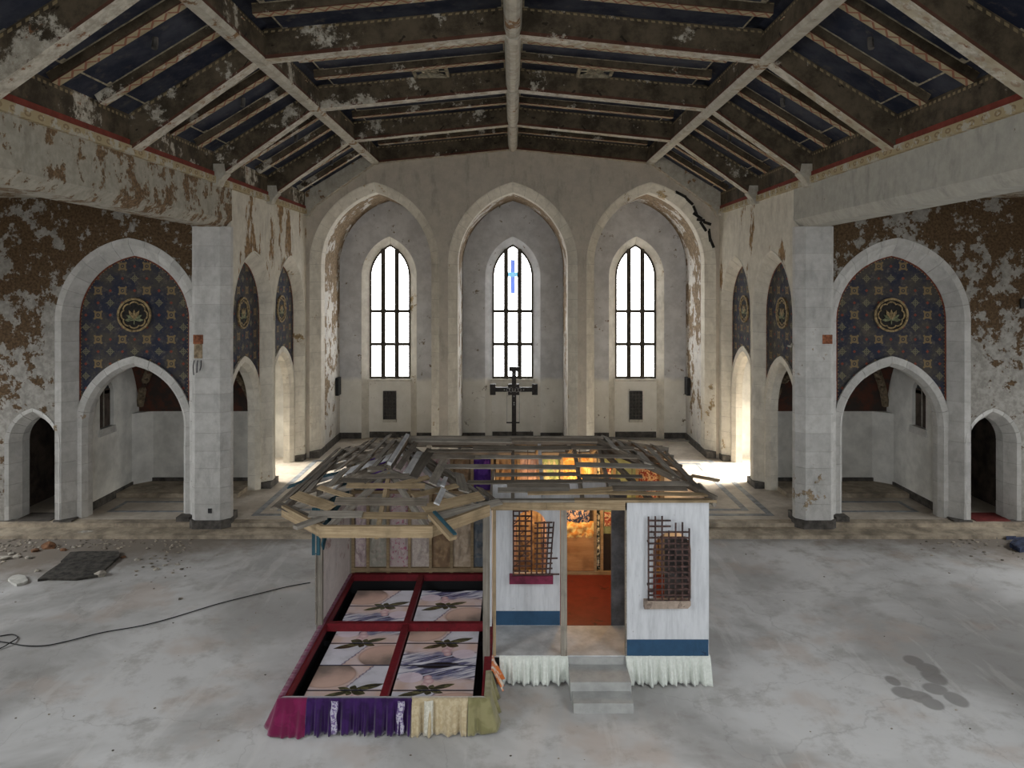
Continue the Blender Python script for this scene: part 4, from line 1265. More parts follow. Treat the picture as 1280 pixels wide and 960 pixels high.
mk('pit_lining', join(box(BX0 + .02, BX0 + .06, BY0, BY1, .0, BZ - .1), box(BX1, BX1 + .04, BY0, BY1, 0, BZ - .1), box(BX0, BX1, BY1 - .04, BY1, 0, BZ - .1), box(BX0, BX1, BY0, BY0 + .04, 0, BZ - .1),
                      box(BX0, BX1, BY0, BY1, .0, .05), box(BM - .02, BM + .02, BY0, BY1, .05, .14), box(BX0, BX1, BC - .02, BC + .02, .05, .14)), MT['blackpit'], house)

# ================================================================ ROOF of loose battens
RZ = 3.55
ridge_a, ridge_b = Vector((-2.0, 13.9, RZ)), Vector((1.6, 13.9, RZ))
bay_ap = Vector((-2.0, 11.95, RZ - .02))
eLb, eL = Vector((-3.62, 15.7, EZ - .04)), Vector((-3.62, 11.6, EZ - .04))
eF0, eF1 = Vector((-2.76, 10.68, EZ - .06)), Vector((-1.2, 10.68, EZ - .06))
eR = Vector((-.38, 11.62, EZ - .04))
eM1 = Vector((3.3, 11.93, EZ + .04)); eMb = Vector((3.3, 15.7, EZ))
valley = Vector((-.38, 11.95, EZ))
roof = mk('roof_frame', join(beam(ridge_a + Vector((-.1, 0, 0)), ridge_b + Vector((.1, 0, 0)), .05, .16), beam(bay_ap, ridge_a, .05, .14),
                             beam(ridge_b, eM1, .05, .1), beam(ridge_b, eMb, .05, .1), beam(ridge_a, eLb, .05, .1)), MT['wood'], house)
# eave beams of the half octagon bay (pale new timber)
mk('eave_beam', beam(eF0 + Vector((-.04, 0, 0)), eF1 + Vector((.04, 0, 0)), .06, .17), MT['wood_tan'], roof)
mk('eave_beam', beam(eL, eF0, .06, .17), MT['wood_tan'], roof)
mk('eave_beam', beam(eF1, eR, .06, .17), MT['wood_tan'], roof)
mk('eave_beam', beam(eLb, eL, .05, .12), MT['wood_grey'], roof)
mk('eave_beam', beam((-3.5, YB, EZ - .05), (3.2, YB, EZ - .05), .08, .1), MT['wood_grey'], roof)
mk('eave_beam', beam((3.2, YB, EZ - .02), (3.2, YP, EZ - .02), .06, .1), MT['wood_grey'], roof)
def raf(a, b, m='wood_grey', w_=.06, h=.09, nm='rafter'):
    mk(nm, beam(a, b, w_, h), MT[m], roof)
dn_ = Vector((0, 0, -.08))
raf(bay_ap + dn_, eF0 + dn_ * .3); raf(bay_ap + dn_, eF1 + dn_ * .3); raf(bay_ap + dn_, eL + dn_ * .3); raf(bay_ap + dn_, eR + dn_ * .3)
raf(bay_ap + dn_, (eF0 + eF1) / 2 + dn_, 'wood_tan')
raf(ridge_a + dn_, valley + dn_, 'wood_grey', .07, .09)
for x in (.0, .5, 1.15, 1.65, 2.3):
    top = Vector((min(x, 1.6), 13.9, RZ)); 
    raf(top + dn_ * 1.3, Vector((x, YP, EZ)) + dn_ * .6, 'wood_white' if x in (.5,) else 'wood')
    raf(top + dn_ * 1.3, Vector((x, 15.6, EZ)) + dn_ * .6, 'wood')
for y in (12.6, 13.3, 14.2, 15.0):
    raf(Vector((-2.0, min(y, 13.9), RZ)) + dn_ * 1.3, Vector((-3.6, y, EZ)) + dn_ * .6, 'wood_white' if y == 13.3 else 'wood')
    raf(Vector((1.6, 13.9, RZ)) + dn_ * 1.3, Vector((3.3, y + .2, EZ)) + dn_ * .6, 'wood')
for x in (-1.5, -1.1, -.7):
    raf(Vector((-2.0, 13.6, RZ - .1)), Vector((x, 12.3 - (x + 1.5) * .3, EZ + .1)), 'wood_white' if x == -1.1 else 'wood')

def batten(p, d, up, L, wd=.1, th=.022, mat='wood', yaw=0.0, tilt=0.0, lift=0.02):
    d = d.normalized(); up = up.normalized()
    d = Matrix.Rotation(yaw, 3, up) @ d
    side = d.cross(up)
    d = (d + up * tilt).normalized()
    c = p + up * lift
    # slightly bowed board
    g = beam(c - d * L / 2, c + d * L / 2, wd, th, up=up, roll=rnd.uniform(-.06, .06))
    return mk('roof_batten', g, MT[mat], roof)

def roof_face(A, B, C2, D2, rows, pieces, skip=.12, yaw=.03, mats=('wood',), wd=(.085, .125), over=.0, tmin=.0, tmax=1.0, tilt=.02):
    """A-B eave, D2-C2 top; battens run parallel to the eave"""
    up = (B - A).cross(D2 - A).normalized()
    if up.z < 0: up = -up
    for r in range(rows):
        t = tmin + (tmax - tmin) * (r + .5 * rnd.random()) / rows
        a = A.lerp(D2, t); b = B.lerp(C2, t)
        a2 = a + (a - b).normalized() * over * rnd.random(); b2 = b + (b - a).normalized() * over * rnd.random()
        L = (b2 - a2).length
        if L < .25: continue
        n = max(1, min(pieces, round(L / 1.2)))
        x = 0.0
        for k in range(n):
            l = L / n * rnd.uniform(.88, 1.12)
            m = (k + .5) / n
            if rnd.random() < skip: continue
            batten(a2.lerp(b2, m) + Vector((0, 0, .012 * (k % 2))), b2 - a2, up, l, rnd.uniform(*wd), .022, rnd.choice(mats), rnd.gauss(0, yaw), rnd.gauss(0, tilt), .03 + .01 * rnd.random())

def ray_plane(x, y, P0, P1, P2):
    """point of the roof plane P0-P1-P2 seen at photo pixel x, y"""
    n = (P1 - P0).cross(P2 - P0).normalized()
    d = Vector(((x - CX) / F, 1.0, -(y - CY) / F)); o = Vector((0, 0, H))
    return o + d * ((P0 - o).dot(n) / d.dot(n)), (n if n.z > 0 else -n)

PL_FRONT = (Vector((0, 11.95, EZ + .03)), Vector((1, 11.95, EZ + .03)), Vector((0, 13.9, RZ)))
PL_LEFT = (eL, eLb, ridge_a)
PL_BAYR = (Vector((-2, 12, RZ)), Vector((-2, 13, RZ)), Vector((-.38, 12, EZ)))
PL_BAYF = (eF0, eF1, bay_ap)
PL_BL, PL_BR = (eL, eF0, bay_ap), (eF1, eR, bay_ap)
PL_HIP = (eM1, eMb, ridge_b)
lay = [0]
def plank(x0, y0, x1, y1, plane, wd=.11, mat='wood', th=.022, lift=None, ext=.0):
    a, n = ray_plane(x0, y0, *plane); b, n = ray_plane(x1, y1, *plane)
    lay[0] += 1
    up = n * (.02 + .013 * (lay[0] % 3) if lift is None else lift)
    d = (b - a).normalized()
    k = Vector((rnd.gauss(0, .008), rnd.gauss(0, .008), rnd.gauss(0, .008)))
    mk('roof_batten', beam(a + up - d * ext + k, b + up + d * ext - k, wd, th, up=n, roll=rnd.uniform(-.09, .09)), MT[mat], roof)
# front slope of the main roof
for (x0, x1, y0, y1, wd, m) in (
        (515, 640, 552, 552, .16, 'wood_grey'), (640, 746, 552, 553, .16, 'wood'),
        (535, 640, 564.5, 565, .1, 'wood'), (590, 716, 562, 562, .12, 'wood'), (714, 792, 562, 563, .12, 'wood'),
        (538, 602, 572, 573, .11, 'wood'), (594, 702, 573, 574, .11, 'wood_grey'), (700, 798, 572, 574, .12, 'wood'),
        (552, 720, 585, 584.5, .14, 'wood_grey'), (721, 816, 583, 585, .14, 'wood_grey'),
        (619, 725, 596, 596, .09, 'wood'), (725, 802, 596, 597, .1, 'wood'),
        (584, 728, 606, 603, .11, 'wood'), (728, 775, 603, 604, .1, 'wood'),
        (634, 712, 609.5, 609.5, .15, 'wood'), (622, 712, 615, 615, .13, 'wood_grey'), (711, 766, 616, 615.5, .1, 'wood_tan'),
        (760, 862, 606, 606, .14, 'wood_grey'), (765, 858, 612.5, 612.5, .15, 'wood'),
        (660, 764, 619.5, 619, .08, 'wood_tan'), (762, 884, 618, 619, .1, 'wood_tan')):
    plank(x0, y0, x1, y1, PL_FRONT, wd, m)
# left slope
for (x0, y0, x1, y1, wd, m) in (
        (342, 638, 424, 562, .09, 'wood'), (357, 629, 416, 575, .13, 'wood'), (400, 590, 435, 560, .12, 'wood'), (385, 617, 417, 580, .13, 'wood_grey'),
        (394, 604, 418, 580, .13, 'wood'), (416, 583, 450, 558, .13, 'wood_grey'), (423, 591, 456, 562, .14, 'wood_grey'), (448, 570, 471, 551, .1, 'wood'),
        (410, 608, 434, 589, .15, 'wood_grey'), (440, 598, 466, 570, .13, 'wood'), (462, 574, 487, 547, .11, 'wood_grey'), (464, 590, 478, 573, .13, 'wood_grey'), (474, 575, 495, 551, .13, 'wood'),
        (375, 620, 400, 596, .12, 'wood'), (430, 575, 458, 553, .1, 'wood'), (484, 583, 505, 553, .1, 'wood'),
        (361, 612, 392, 600, .2, 'teal'), (392, 600, 420, 592, .16, 'teal')):
    plank(x0, y0, x1, y1, PL_LEFT, wd, m)
plank(484, 584, 508, 550, PL_BAYR, .07, 'wood_white', .05, .08)
# inner slope of the bay
for (x0, y0, x1, y1, wd, m) in (
        (496, 590, 519, 556, .1, 'wood'), (508, 594, 524, 566, .11, 'wood_white'), (515, 598, 538, 565, .16, 'wood'), (540, 609, 554, 576, .14, 'wood_grey'),
        (556, 588, 604, 622, .13, 'wood_grey'), (572, 594, 580, 617, .17, 'wood_grey'), (552, 611, 556, 600, .07, 'wood_white'), (546, 632, 553, 612, .09, 'wood_white'), (598, 612, 618, 628, .14, 'wood')):
    plank(x0, y0, x1, y1, PL_BAYR, wd, m)
# bay facets
for (x0, y0, x1, y1, wd, m) in (
        (387, 646, 453, 645.5, .13, 'wood_grey'), (450, 646, 546, 645.5, .13, 'wood_tan'), (419, 629, 534, 629, .15, 'wood'), (434, 609, 531, 611, .1, 'wood_tan'), (452, 596, 512, 597, .09, 'wood'), (460, 587, 482, 588, .08, 'wood')):
    plank(x0, y0, x1, y1, PL_BAYF, wd, m)
for (x0, y0, x1, y1, wd, m) in ((369, 621, 418, 638, .19, 'wood_tan'), (399, 611, 439, 622, .09, 'wood_tan'), (349, 633, 402, 656, .12, 'wood'), (428, 602, 462, 606, .12, 'wood')):
    plank(x0, y0, x1, y1, PL_BL, wd, m)
for (x0, y0, x1, y1, wd, m) in ((531, 638, 600, 621, .19, 'wood_tan'), (515, 622, 571, 609, .1, 'wood_tan'), (534, 652, 625, 630, .12, 'wood_grey'), (496, 607, 535, 598, .09, 'wood_tan'), (534, 650, 584, 639, .16, 'wood')):
    plank(x0, y0, x1, y1, PL_BR, wd, m)
# right hip
for (x0, y0, x1, y1, wd, m) in (
        (755, 548, 768, 564, .14, 'wood_grey'), (771, 552, 789, 572, .12, 'wood_grey'), (789, 554, 811, 571, .17, 'wood'), (796, 568, 811, 583, .17, 'wood_grey'),
        (810, 561, 845, 599, .16, 'wood_grey'), (815, 558, 861, 601, .13, 'wood'), (856, 600, 877, 617, .14, 'wood'), (780, 556, 803, 580, .09, 'wood'), (828, 585, 852, 603, .13, 'wood')):
    plank(x0, y0, x1, y1, PL_HIP, wd, m)
# rear slope
roof_face(Vector((3.2, 15.7, EZ)), Vector((-3.5, 15.7, EZ)), ridge_a, ridge_b, 5, 4, .1, .02)
# single boards that stand out
UPV = Vector((0, 0, 1))
batten(Vector((-2.95, 10.72, EZ + .02)), Vector((.5, .55, .05)), UPV, .5, .11, .05, 'wood_grey', lift=.04)
batten(Vector((-1.02, 10.62, EZ + .0)), Vector((.42, -.55, -.22)), UPV, .62, .12, .05, 'wood_tan', lift=.03)
batten(Vector((-.99, 10.66, EZ + .03)), Vector((.42, -.55, -.22)), UPV, .60, .05, .03, 'teal', lift=.04)
batten(Vector((2.6, 14.7, RZ - .2)), Vector((1, -.05, -.03)), UPV, 1.8, .07, .03, 'wood', lift=.05)
batten(Vector((3.45, 13.2, EZ + .05)), Vector((1, -.6, -.05)), UPV, .5, .12, .03, 'wood_tan', lift=.0)

# ================================================================ SCREENS in the pit
def screen_mat():
    q = Mat('screen_picture', .18, .5)
    uv = q.sep(q.uv()); u, v = uv[0], uv[1]
    uvv = q.comb(u, q.M('MULTIPLY', v, 1.1), 0.0)
    n1 = q.noise(uvv, 3.0, 4, .55)
    n2 = q.noise(q.comb(q.M('MULTIPLY', u, 3.0), q.M('MULTIPLY', v, 9.0), 2.0), 1.4, 5, .6, 1.5)
    peach, pink, lilac, grey = (.50, .37, .32), (.52, .42, .41), (.54, .53, .58), (.43, .43, .45)
    c = q.mix(q.step(n1, .38, .62), peach, pink)
    # ---- upper half: rounded brown-rose form against pale cloth
    jag = q.M('ADD', q.M('SUBTRACT', u, q.M('MULTIPLY', q.M('SUBTRACT', v, .5), .55)), q.M('MULTIPLY', q.M('SUBTRACT', q.noise(uvv, 26, 2, .5), .5), .07))
    clothf = q.M('MULTIPLY', q.step(jag, .43, .45), q.step(v, .5, .53))
    rdx = q.M('DIVIDE', q.M('SUBTRACT', u, .17), .36); rdy = q.M('DIVIDE', q.M('SUBTRACT', v, .80), .26)
    rr = q.M('SQRT', q.M('ADD', q.M('MULTIPLY', rdx, rdx), q.M('MULTIPLY', rdy, rdy)))
    round_f = q.step(rr, .98, 1.02, 1, 0)
    rose = q.mix(q.step(q.M('ADD', q.M('SUBTRACT', v, q.M('MULTIPLY', u, .45)), q.M('MULTIPLY', q.M('SUBTRACT', n1, .5), .5)), .5, .95, 0, 1), (.50, .34, .28), (.15, .115, .10))
    c = q.mix(q.M('MULTIPLY', round_f, q.M('GREATER_THAN', v, .5)), c, rose)
    pleat = q.M('FRACT', q.M('MULTIPLY', u, 60.0))
    cl = q.mix(q.M('MULTIPLY', pleat, .25), q.mix(q.step(n1, .4, .6), lilac, grey), (.36, .33, .42))
    c = q.mix(q.M('MULTIPLY', q.step(q.M('ABSOLUTE', q.M('SUBTRACT', rr, 1.0)), .0, .09, .3, 0), q.M('GREATER_THAN', v, .5)), c, (.12, .07, .05))
    c = q.mix(clothf, c, cl)
    edge = q.M('MULTIPLY', q.step(q.M('ABSOLUTE', q.M('SUBTRACT', jag, .44)), .0, .022, 1, 0), q.M('GREATER_THAN', v, .55))
    c = q.mix(q.M('MULTIPLY', edge, .85), c, (.12, .085, .15))
    # ---- lower half: lilac streaks and folds towards the bottom edge
    diag = q.comb(q.M('ADD', q.M('MULTIPLY', u, 1.6), q.M('MULTIPLY', v, -1.5)), q.M('ADD', q.M('MULTIPLY', v, 9.0), q.M('MULTIPLY', u, -3.2)), 0.0)
    streak = q.noise(diag, 1.25, 6, .62, 1.1)
    low = q.step(q.M('ADD', v, q.M('MULTIPLY', q.M('SUBTRACT', n1, .5), .35)), .22, .36, 1, 0)
    sc = q.mix(q.step(streak, .44, .56), (.105, .105, .19), lilac)
    sc = q.mix(q.step(streak, .37, .43, 1, 0), sc, (.012, .012, .02))
    bp = q.M('ADD', q.M('POWER', q.M('DIVIDE', q.M('SUBTRACT', u, .55), .3), 2.0), q.M('POWER', q.M('DIVIDE', v, .07), 2.0))
    sc = q.mix(q.step(q.M('ADD', bp, n2), .9, 1.5, 1, 0), sc, (.008, .008, .014))
    c = q.mix(low, c, sc)
    # pale fold on the right
    fx = q.M('DIVIDE', q.M('SUBTRACT', u, .82), .16); fy = q.M('DIVIDE', q.M('SUBTRACT', v, .25), .11)
    fr = q.M('SQRT', q.M('ADD', q.M('MULTIPLY', fx, fx), q.M('MULTIPLY', fy, fy)))
    c = q.mix(q.step(fr, .9, 1.05, .9, 0), c, (.56, .47, .53))
    # pink bud in the middle
    for (bu, bv, br) in ((.58, .33, .075), (.62, .40, .055), (.60, .25, .06)):
        bx_ = q.M('SUBTRACT', u, bu); by_ = q.M('MULTIPLY', q.M('SUBTRACT', v, bv), 1.1)
        br_ = q.M('SQRT', q.M('ADD', q.M('MULTIPLY', bx_, bx_), q.M('MULTIPLY', by_, by_)))
        c = q.mix(q.step(br_, br * .8, br, .9, 0), c, q.mix(q.step(br_, 0, br), (.60, .44, .43), (.40, .24, .27)))
    # olive star of leaves on the joint between two screens
    leaf = None
    for (deg, L_, w_) in ((22, .42, .10), (202, .34, .085), (160, .2, .07), (-18, .2, .11), (80, .12, .08), (-110, .11, .07)):
        ca, sa = math.cos(math.radians(deg)), math.sin(math.radians(deg))
        lx = q.M('SUBTRACT', u, .55); ly = q.M('MULTIPLY', q.M('SUBTRACT', v, .49), 1.15)
        al = q.M('ADD', q.M('MULTIPLY', lx, ca), q.M('MULTIPLY', ly, sa))
        pe = q.M('ABSOLUTE', q.M('SUBTRACT', q.M('MULTIPLY', ly, ca), q.M('MULTIPLY', lx, sa)))
        tt = q.M('DIVIDE', al, L_)
        wide = q.M('MULTIPLY', q.M('MULTIPLY', tt, q.M('SUBTRACT', 1.0, tt)), 4 * w_ * .62)
        wide = q.M('ADD', wide, q.M('MULTIPLY', q.M('SUBTRACT', n2, .5), .02))
        f = q.step(q.M('SUBTRACT', pe, wide), -.008, .0, 1, 0)
        leaf = f if leaf is None else q.M('MAXIMUM', leaf, f)
    c = q.mix(leaf, c, q.mix(q.step(n2, .4, .6), (.022, .022, .012), (.10, .092, .045)))
    q.col(q.mix(1.0, c, (.55, .55, .55), 'MULTIPLY'))
    q.emit(c, .32)
    return q.m
MT['screen'] = screen_mat()
MT['bezel'] = plain('black_bezel', (.006, .006, .007), .35, .1, 5)
rows = [10.76, 11.40, 12.15, 12.895, 13.64, 14.385, 15.13]
cols = [(-3.2, -1.93), (-1.87, -.6)]
SCRZ = .205
ROWL = ('beside the purple valance', 'second from the front valance', 'just before the red crossbar', 'just behind the red crossbar', 'second from the fabric wall', 'against the fabric wall')
for ci, (xa, xb) in enumerate(cols):
    for r in range(6):
        pair = r // 2                   # 0 = front pair, 2 = back pair
        upper = r % 2                   # 1 = far screen of the pair
        rot = (pair == 1) if ci == 0 else (pair != 1)
        ya, yb = rows[r] + .006, rows[r + 1] - .006
        side = 'on the papered-wall side' if ci == 0 else 'on the porch side'
        lab = f'flat picture screen {ROWL[r] if not (r == 0 and ci == 1) else "beside the cream valance"}, {side} of the red divider'
        e = empty('picture_screen', ((xa + xb) / 2, (ya + yb) / 2, .05), lab, 'screen', 'flat picture screens in the pit')
        mk('casing', box(xa, xb, ya, yb, .05, SCRZ - .004), MT['bezel'], e)
        b = .012
        x0, x1, y0, y1 = xa + b, xb - b, ya + b, yb - b
        v0, v1 = (.5, 1.0) if upper else (0.0, .5)
        uv = [(0, v0), (1, v0), (1, v1), (0, v1)]
        if rot:
            uv = [(1 - a_, 1 - b_) for a_, b_ in uv]
        g = box(x0, x1, y0, y1, SCRZ - .006, SCRZ)
        uvs_ = [[(0, 0)] * 4 for _ in g[1]]
        uvs_[1] = uv
        mk('display', (g[0], g[1], uvs_), MT['screen'], e)

# ================================================================ VALANCES
def valance(name, pts, z0, z1, mat, label, cat='valance', flare=.07, amp=.03, freq=9.0, tuck=.08, seed=1.0, rows_=9, under=True):
    """gathered cloth hung from a polyline; outward is to the right of the path direction"""
    pts = [Vector((a, b, 0)) for a, b in pts]
    seg = []
    ds = .016
    for a, b in zip(pts[:-1], pts[1:]):
        n = max(2, int((b - a).length / ds))
        for i in range(n):
            d = (b - a).normalized()
            seg.append((a.lerp(b, i / n), Vector((d.y, -d.x, 0))))
    d = (pts[-1] - pts[-2]).normalized(); seg.append((pts[-1], Vector((d.y, -d.x, 0))))
    V, Fc = [], []
    prof = [(-1.0, 0), (0, 0)] + [(i / rows_, 1) for i in range(1, rows_ + 1)]
    s_ = 0.0; prev = None
    for k, (p, nrm) in enumerate(seg):
        if prev is not None: s_ += (p - prev).length
        prev = p
        # soften normals near path corners
        nn = Vector((0, 0, 0))
        for j in range(max(0, k - 6), min(len(seg), k + 7)):
            nn += seg[j][1]
        nn.normalize()
        ph = freq * s_ * 2 * math.pi / 1.0 * .5 + 2.2 * mnoise.noise(Vector((s_ * 2.3, seed, 0))) * 2
        fold = math.sin(ph) * .6 + .4 * math.sin(2.3 * ph + 1) + .5 * mnoise.noise(Vector((s_ * 9, seed, 3)))
        for (t, _) in prof:
            if t < 0:
                q_ = p - nn * tuck; zz = z1 + .012
            else:
                off = flare * t ** 1.2 + 1.5 * amp * (t ** .6) * (fold + .5) + .006
                q_ = p + nn * off
                zz = z1 + .012 * (1 - t) + (z0 - z1) * t + .012 * t * (1 + math.sin(s_ * 7 + seed)) + .006 * t * fold
                if t == 0: zz = z1 + .014 + .004 * fold
            V.append((q_.x, q_.y, max(zz, .003)))
    m = len(prof)
    for k in range(len(seg) - 1):
        for j in range(m - 1):
            Fc.append((k * m + j, k * m + j + 1, (k + 1) * m + j + 1, (k + 1) * m + j))
    o = mk(name, (V, Fc), mat, smooth=True, recalc=False)
    md = o.modifiers.new('thickness', 'SOLIDIFY'); md.thickness = .006
    tag(o, label, cat)
    return o
VZ = BZ + .0
fy = BY0 - .01
valance('magenta_valance', [(BX0 - .0, 15.3), (BX0 - .0, fy), (-2.98, fy)], .02, VZ, cloth('magenta_cotton', (.12, .006, .042), (.16, .009, .058), 5), 'magenta cloth valance around the corner of the screen pit', seed=2.0, flare=.16)
valance('purple_valance', [(-2.99, fy - .005), (-1.46, fy - .005)], .02, VZ, cloth('purple_cotton', (.022, .005, .052), (.033, .008, .075), 5), 'deep purple cloth valance with lace strips on the pit front', seed=3.0, amp=.05, freq=12)
valance('cream_valance', [(-1.47, fy - .002), (-.64, fy - .002)], .0, VZ, cloth('cream_damask', (.42, .34, .21), (.49, .41, .27), 18), 'cream damask cloth valance on the pit front', seed=4.0, amp=.05, freq=9)
valance('olive_valance', [(-.65, fy), (BX1 + .08, fy), (BX1 + .08, 11.48)], .02, VZ, cloth('olive_satin', (.18, .165, .075), (.24, .22, .11), 4), 'olive satin valance folded around the pit corner', seed=5.0, amp=.03, freq=6, flare=.1)
valance('flowered_cloth', [(BX1 + .10, 11.5), (BX1 + .10, 12.0)], .12, VZ - .02, cloth('orange_red_print', (.62, .17, .04), (.7, .6, .5), 9), 'orange and red flowered cloth hanging beside the olive valance', seed=6.0, amp=.05, freq=8, flare=.09)
wc = cloth('white_brocade', (.60, .63, .58), (.66, .69, .64), 22)
valance('white_valance', [(-.22, YP - .005), (.9, YP - .005)], .02, HZ - .02, wc, 'white brocade valance under the porch floor', seed=7.0, amp=.06, freq=11, flare=.07)
valance('white_valance', [(1.84, YP - .025), (XR + .02, YP - .025)], .02, HZ - .01, wc, 'white brocade valance under the grilled white front wall', seed=8.0, amp=.06, freq=11, flare=.07)
# lace strips on the purple cloth
lace_m = cloth('silver_lace', (.14, .1, .22), (.42, .40, .47), 30, thr=(.45, .5))
for x in (-2.58, -1.62):
    lab = 'silver lace ribbon on the purple valance beside the cream cloth' if x > -2 else 'silver lace ribbon down the middle of the purple valance'
    g = grid_surf(4, 12, lambda u, v: (x - .05 + .1 * u + .012 * math.sin(v * 9), fy - .055 - .075 * (1 - v) - .01 * math.sin(u * 3), .04 + (VZ - .03) * v))
    o = mk('lace_ribbon', g, lace_m, smooth=True); tag(o, lab, 'ribbon')
    o.modifiers.new('thickness', 'SOLIDIFY').thickness = .008
g = grid_surf(4, 12, lambda u, v: (-1.28 + .13 * u, fy - .05 - .08 * (1 - v) - .012 * math.sin(u * 5), .02 + (VZ - .01) * v))
o = mk('sheer_ribbon', g, cloth('sheer_organza', (.48, .46, .38), (.6, .58, .5), 26), smooth=True); tag(o, 'pale sheer ribbon on the cream valance', 'ribbon')
o.modifiers.new('thickness', 'SOLIDIFY').thickness = .006

# ================================================================ LAMPS in the house
for (x, y, z_, pw, lab) in ((1.35, 14.85, 2.5, 55, 'warm bare bulb hanging over the red floor'), (.3, 14.7, 2.1, 40, 'warm bare bulb hanging behind the porch window'), (2.3, 14.2, 2.3, 22, 'warm bare bulb hanging behind the charcoal partition')):
    lb = empty('hanging_bulb', (x, y, z_ - .1), lab, 'lamp', 'bare bulbs in the house')
    mk('cord', tube([(x, y, z_ + .04), (x, y, 3.35)], .006, 5), MT['iron'], lb)
    mk('socket', tube([(x, y, z_), (x, y, z_ + .06)], .02, 8), MT['iron'], lb)
    bulb_m = Mat('bulb_glow', .3); bulb_m.col((1, .8, .5)); bulb_m.emit((1, .62, .28), 12)
    bm = bmesh.new(); bmesh.ops.create_icosphere(bm, subdivisions=2, radius=.035)
    V = [Vector((v.co.x + x, v.co.y + y, v.co.z * 1.25 + z_ - .035)) for v in bm.verts]; Fs = [tuple(v.index for v in f.verts) for f in bm.faces]; bm.free()
    mk('bulb', (V, Fs), bulb_m.m, lb, smooth=True)
    ld = bpy.data.lights.new('bulb_light', 'POINT'); ld.energy = pw; ld.color = (1, .58, .25); ld.shadow_soft_size = .08
    lo = bpy.data.objects.new('bulb_light', ld); place(lo, lb, (x, y, z_ - .12))

# ================================================================ CRUCIFIX
cy_ = 28.4
cr = empty('standing_cross', (.06, cy_, PZ), 'dark wooden cross with square ends standing before the apse wall', 'cross')
cm = plain('black_walnut', (.022, .017, .015), .5, .3, 9)
def cp(x, y):
    return ((x - CX) * cy_ / F, H - (y - CY) * cy_ / F)
cxp = cp(642.5, 500)[0]
mk('cross_post', box(cxp - .085, cxp + .085, cy_ - .05, cy_ + .05, PZ, cp(0, 463)[1]), cm, cr)
z0c, z1c = cp(0, 489.5)[1], cp(0, 484)[1]
mk('cross_arm', box(cp(617, 0)[0], cp(669, 0)[0], cy_ - .05, cy_ + .05, z0c, z1c), cm, cr)
for (a, b, c_, d_) in ((636, 649, 458.5, 464), (612.5, 619.5, 480, 493.5), (665, 672, 480, 493.5), (635, 649, 480, 493.5)):
    mk('cross_end', box(cp(a, 0)[0], cp(b, 0)[0], cy_ - .07, cy_ + .07, cp(0, d_)[1], cp(0, c_)[1]), cm, cr)
orn = plain('pewter_wire', (.30, .29, .28), .5, .2, 9)
for k in range(5):
    ox = cp(635.5 + k * 3.4, 0)[0]; oz = cp(0, 487)[1]
    mk('wire_monogram', tube([(ox + .07 * math.cos(a), cy_ - .085, oz + .085 * math.sin(a) * (1 if k % 2 else .8)) for a in [2 * math.pi * i / 14 + k for i in range(13)]], .012, 5), orn, cr)
for yy in (467.5, 495, 503, 505.5):
    zz = cp(0, yy)[1]
    mk('stud_nail', tube([(cxp, cy_ - .075, zz), (cxp, cy_ - .04, zz)], .03, 8), orn, cr)
for x in (630.5, 654.5):
    mk('nail', tube([(cp(x, 0)[0], cy_ - .07, cp(0, 487)[1]), (cp(x, 0)[0], cy_ - .04, cp(0, 487)[1])], .025, 8), orn, cr)
mk('foot_rail', box(cp(633, 0)[0], cp(649.5, 0)[0], cy_ - .03, cy_ + .03, cp(0, 529)[1], cp(0, 527.5)[1]), cm, cr)
for x in (633.7, 649.3):
    mk('hanging_rod', tube([(cp(x, 0)[0], cy_, cp(0, 528)[1]), (cp(x, 0)[0], cy_, cp(0, 491)[1])], .008, 5), orn, cr)
mk('cross_base', box(cxp - .3, cxp + .3, cy_ - .25, cy_ + .25, PZ, PZ + .1), cm, cr)

# ================================================================ CABLE AND RUBBLE ON THE FLOOR
cab = [(388, 729), (360, 734), (331, 741), (275, 755), (234, 767.5), (203, 776.6), (172, 784), (128, 791.6), (84, 802.5), (56, 808), (31, 808), (12.5, 804.7), (0, 803), (-14, 801), (-14, 798), (0, 796), (15.6, 794), (22, 798), (13, 805.5), (0, 811.5), (-30, 822)]
cpts = []
for k, (x, y) in enumerate(cab):
    p = on_floor(x, y); p.z = .014 + (.02 if k == 18 else 0)
    cpts.append(p)
o = mk('power_cable', tube(spline(cpts, 8), .010, 6), plain('black_rubber', (.012, .012, .012), .5, .1, 5), smooth=True)
tag(o, 'black power cable snaking over the floor to the house', 'cable')

mat_m = plain('charred_felt', (.055, .05, .043), .95, .3, 7, .6)
def slab_px(name, px_, h, mat, label, cat, zb=.0, group=None):
    pts = [on_floor(x, y) for x, y in px_]
    o = mk(name, plate([(p.x, p.y) for p in pts], [], zb, zb + h, lambda a, b, d: (a, b, d)), mat)
    tag(o, label, cat, group)
    return o
slab_px('roofing_felt', [(47, 727), (58, 718), (78, 704.5), (92, 703.8), (112, 704), (143, 703), (139, 707), (122, 722), (95, 726), (60, 725.5)], .05, mat_m, 'charred dark sheet lying flat with a ragged edge among the rubble', 'sheet')
slab_px('roofing_felt', [(76, 704.5), (88, 693), (100, 692), (148, 691.5), (150, 697), (143, 703.3), (112, 704), (92, 704)], .06, mat_m, 'charred dark sheet nearest the broken step', 'sheet')
slab_px('plaster_slab', [(10, 726), (15, 722.5), (23, 720.6), (31, 722), (35, 727.5), (30, 731), (21, 733), (14, 730)], .05, plain('pale_slab', (.5, .49, .45), .9, .1, 5), 'pale broken plaster slab lying on the dirty floor', 'slab')
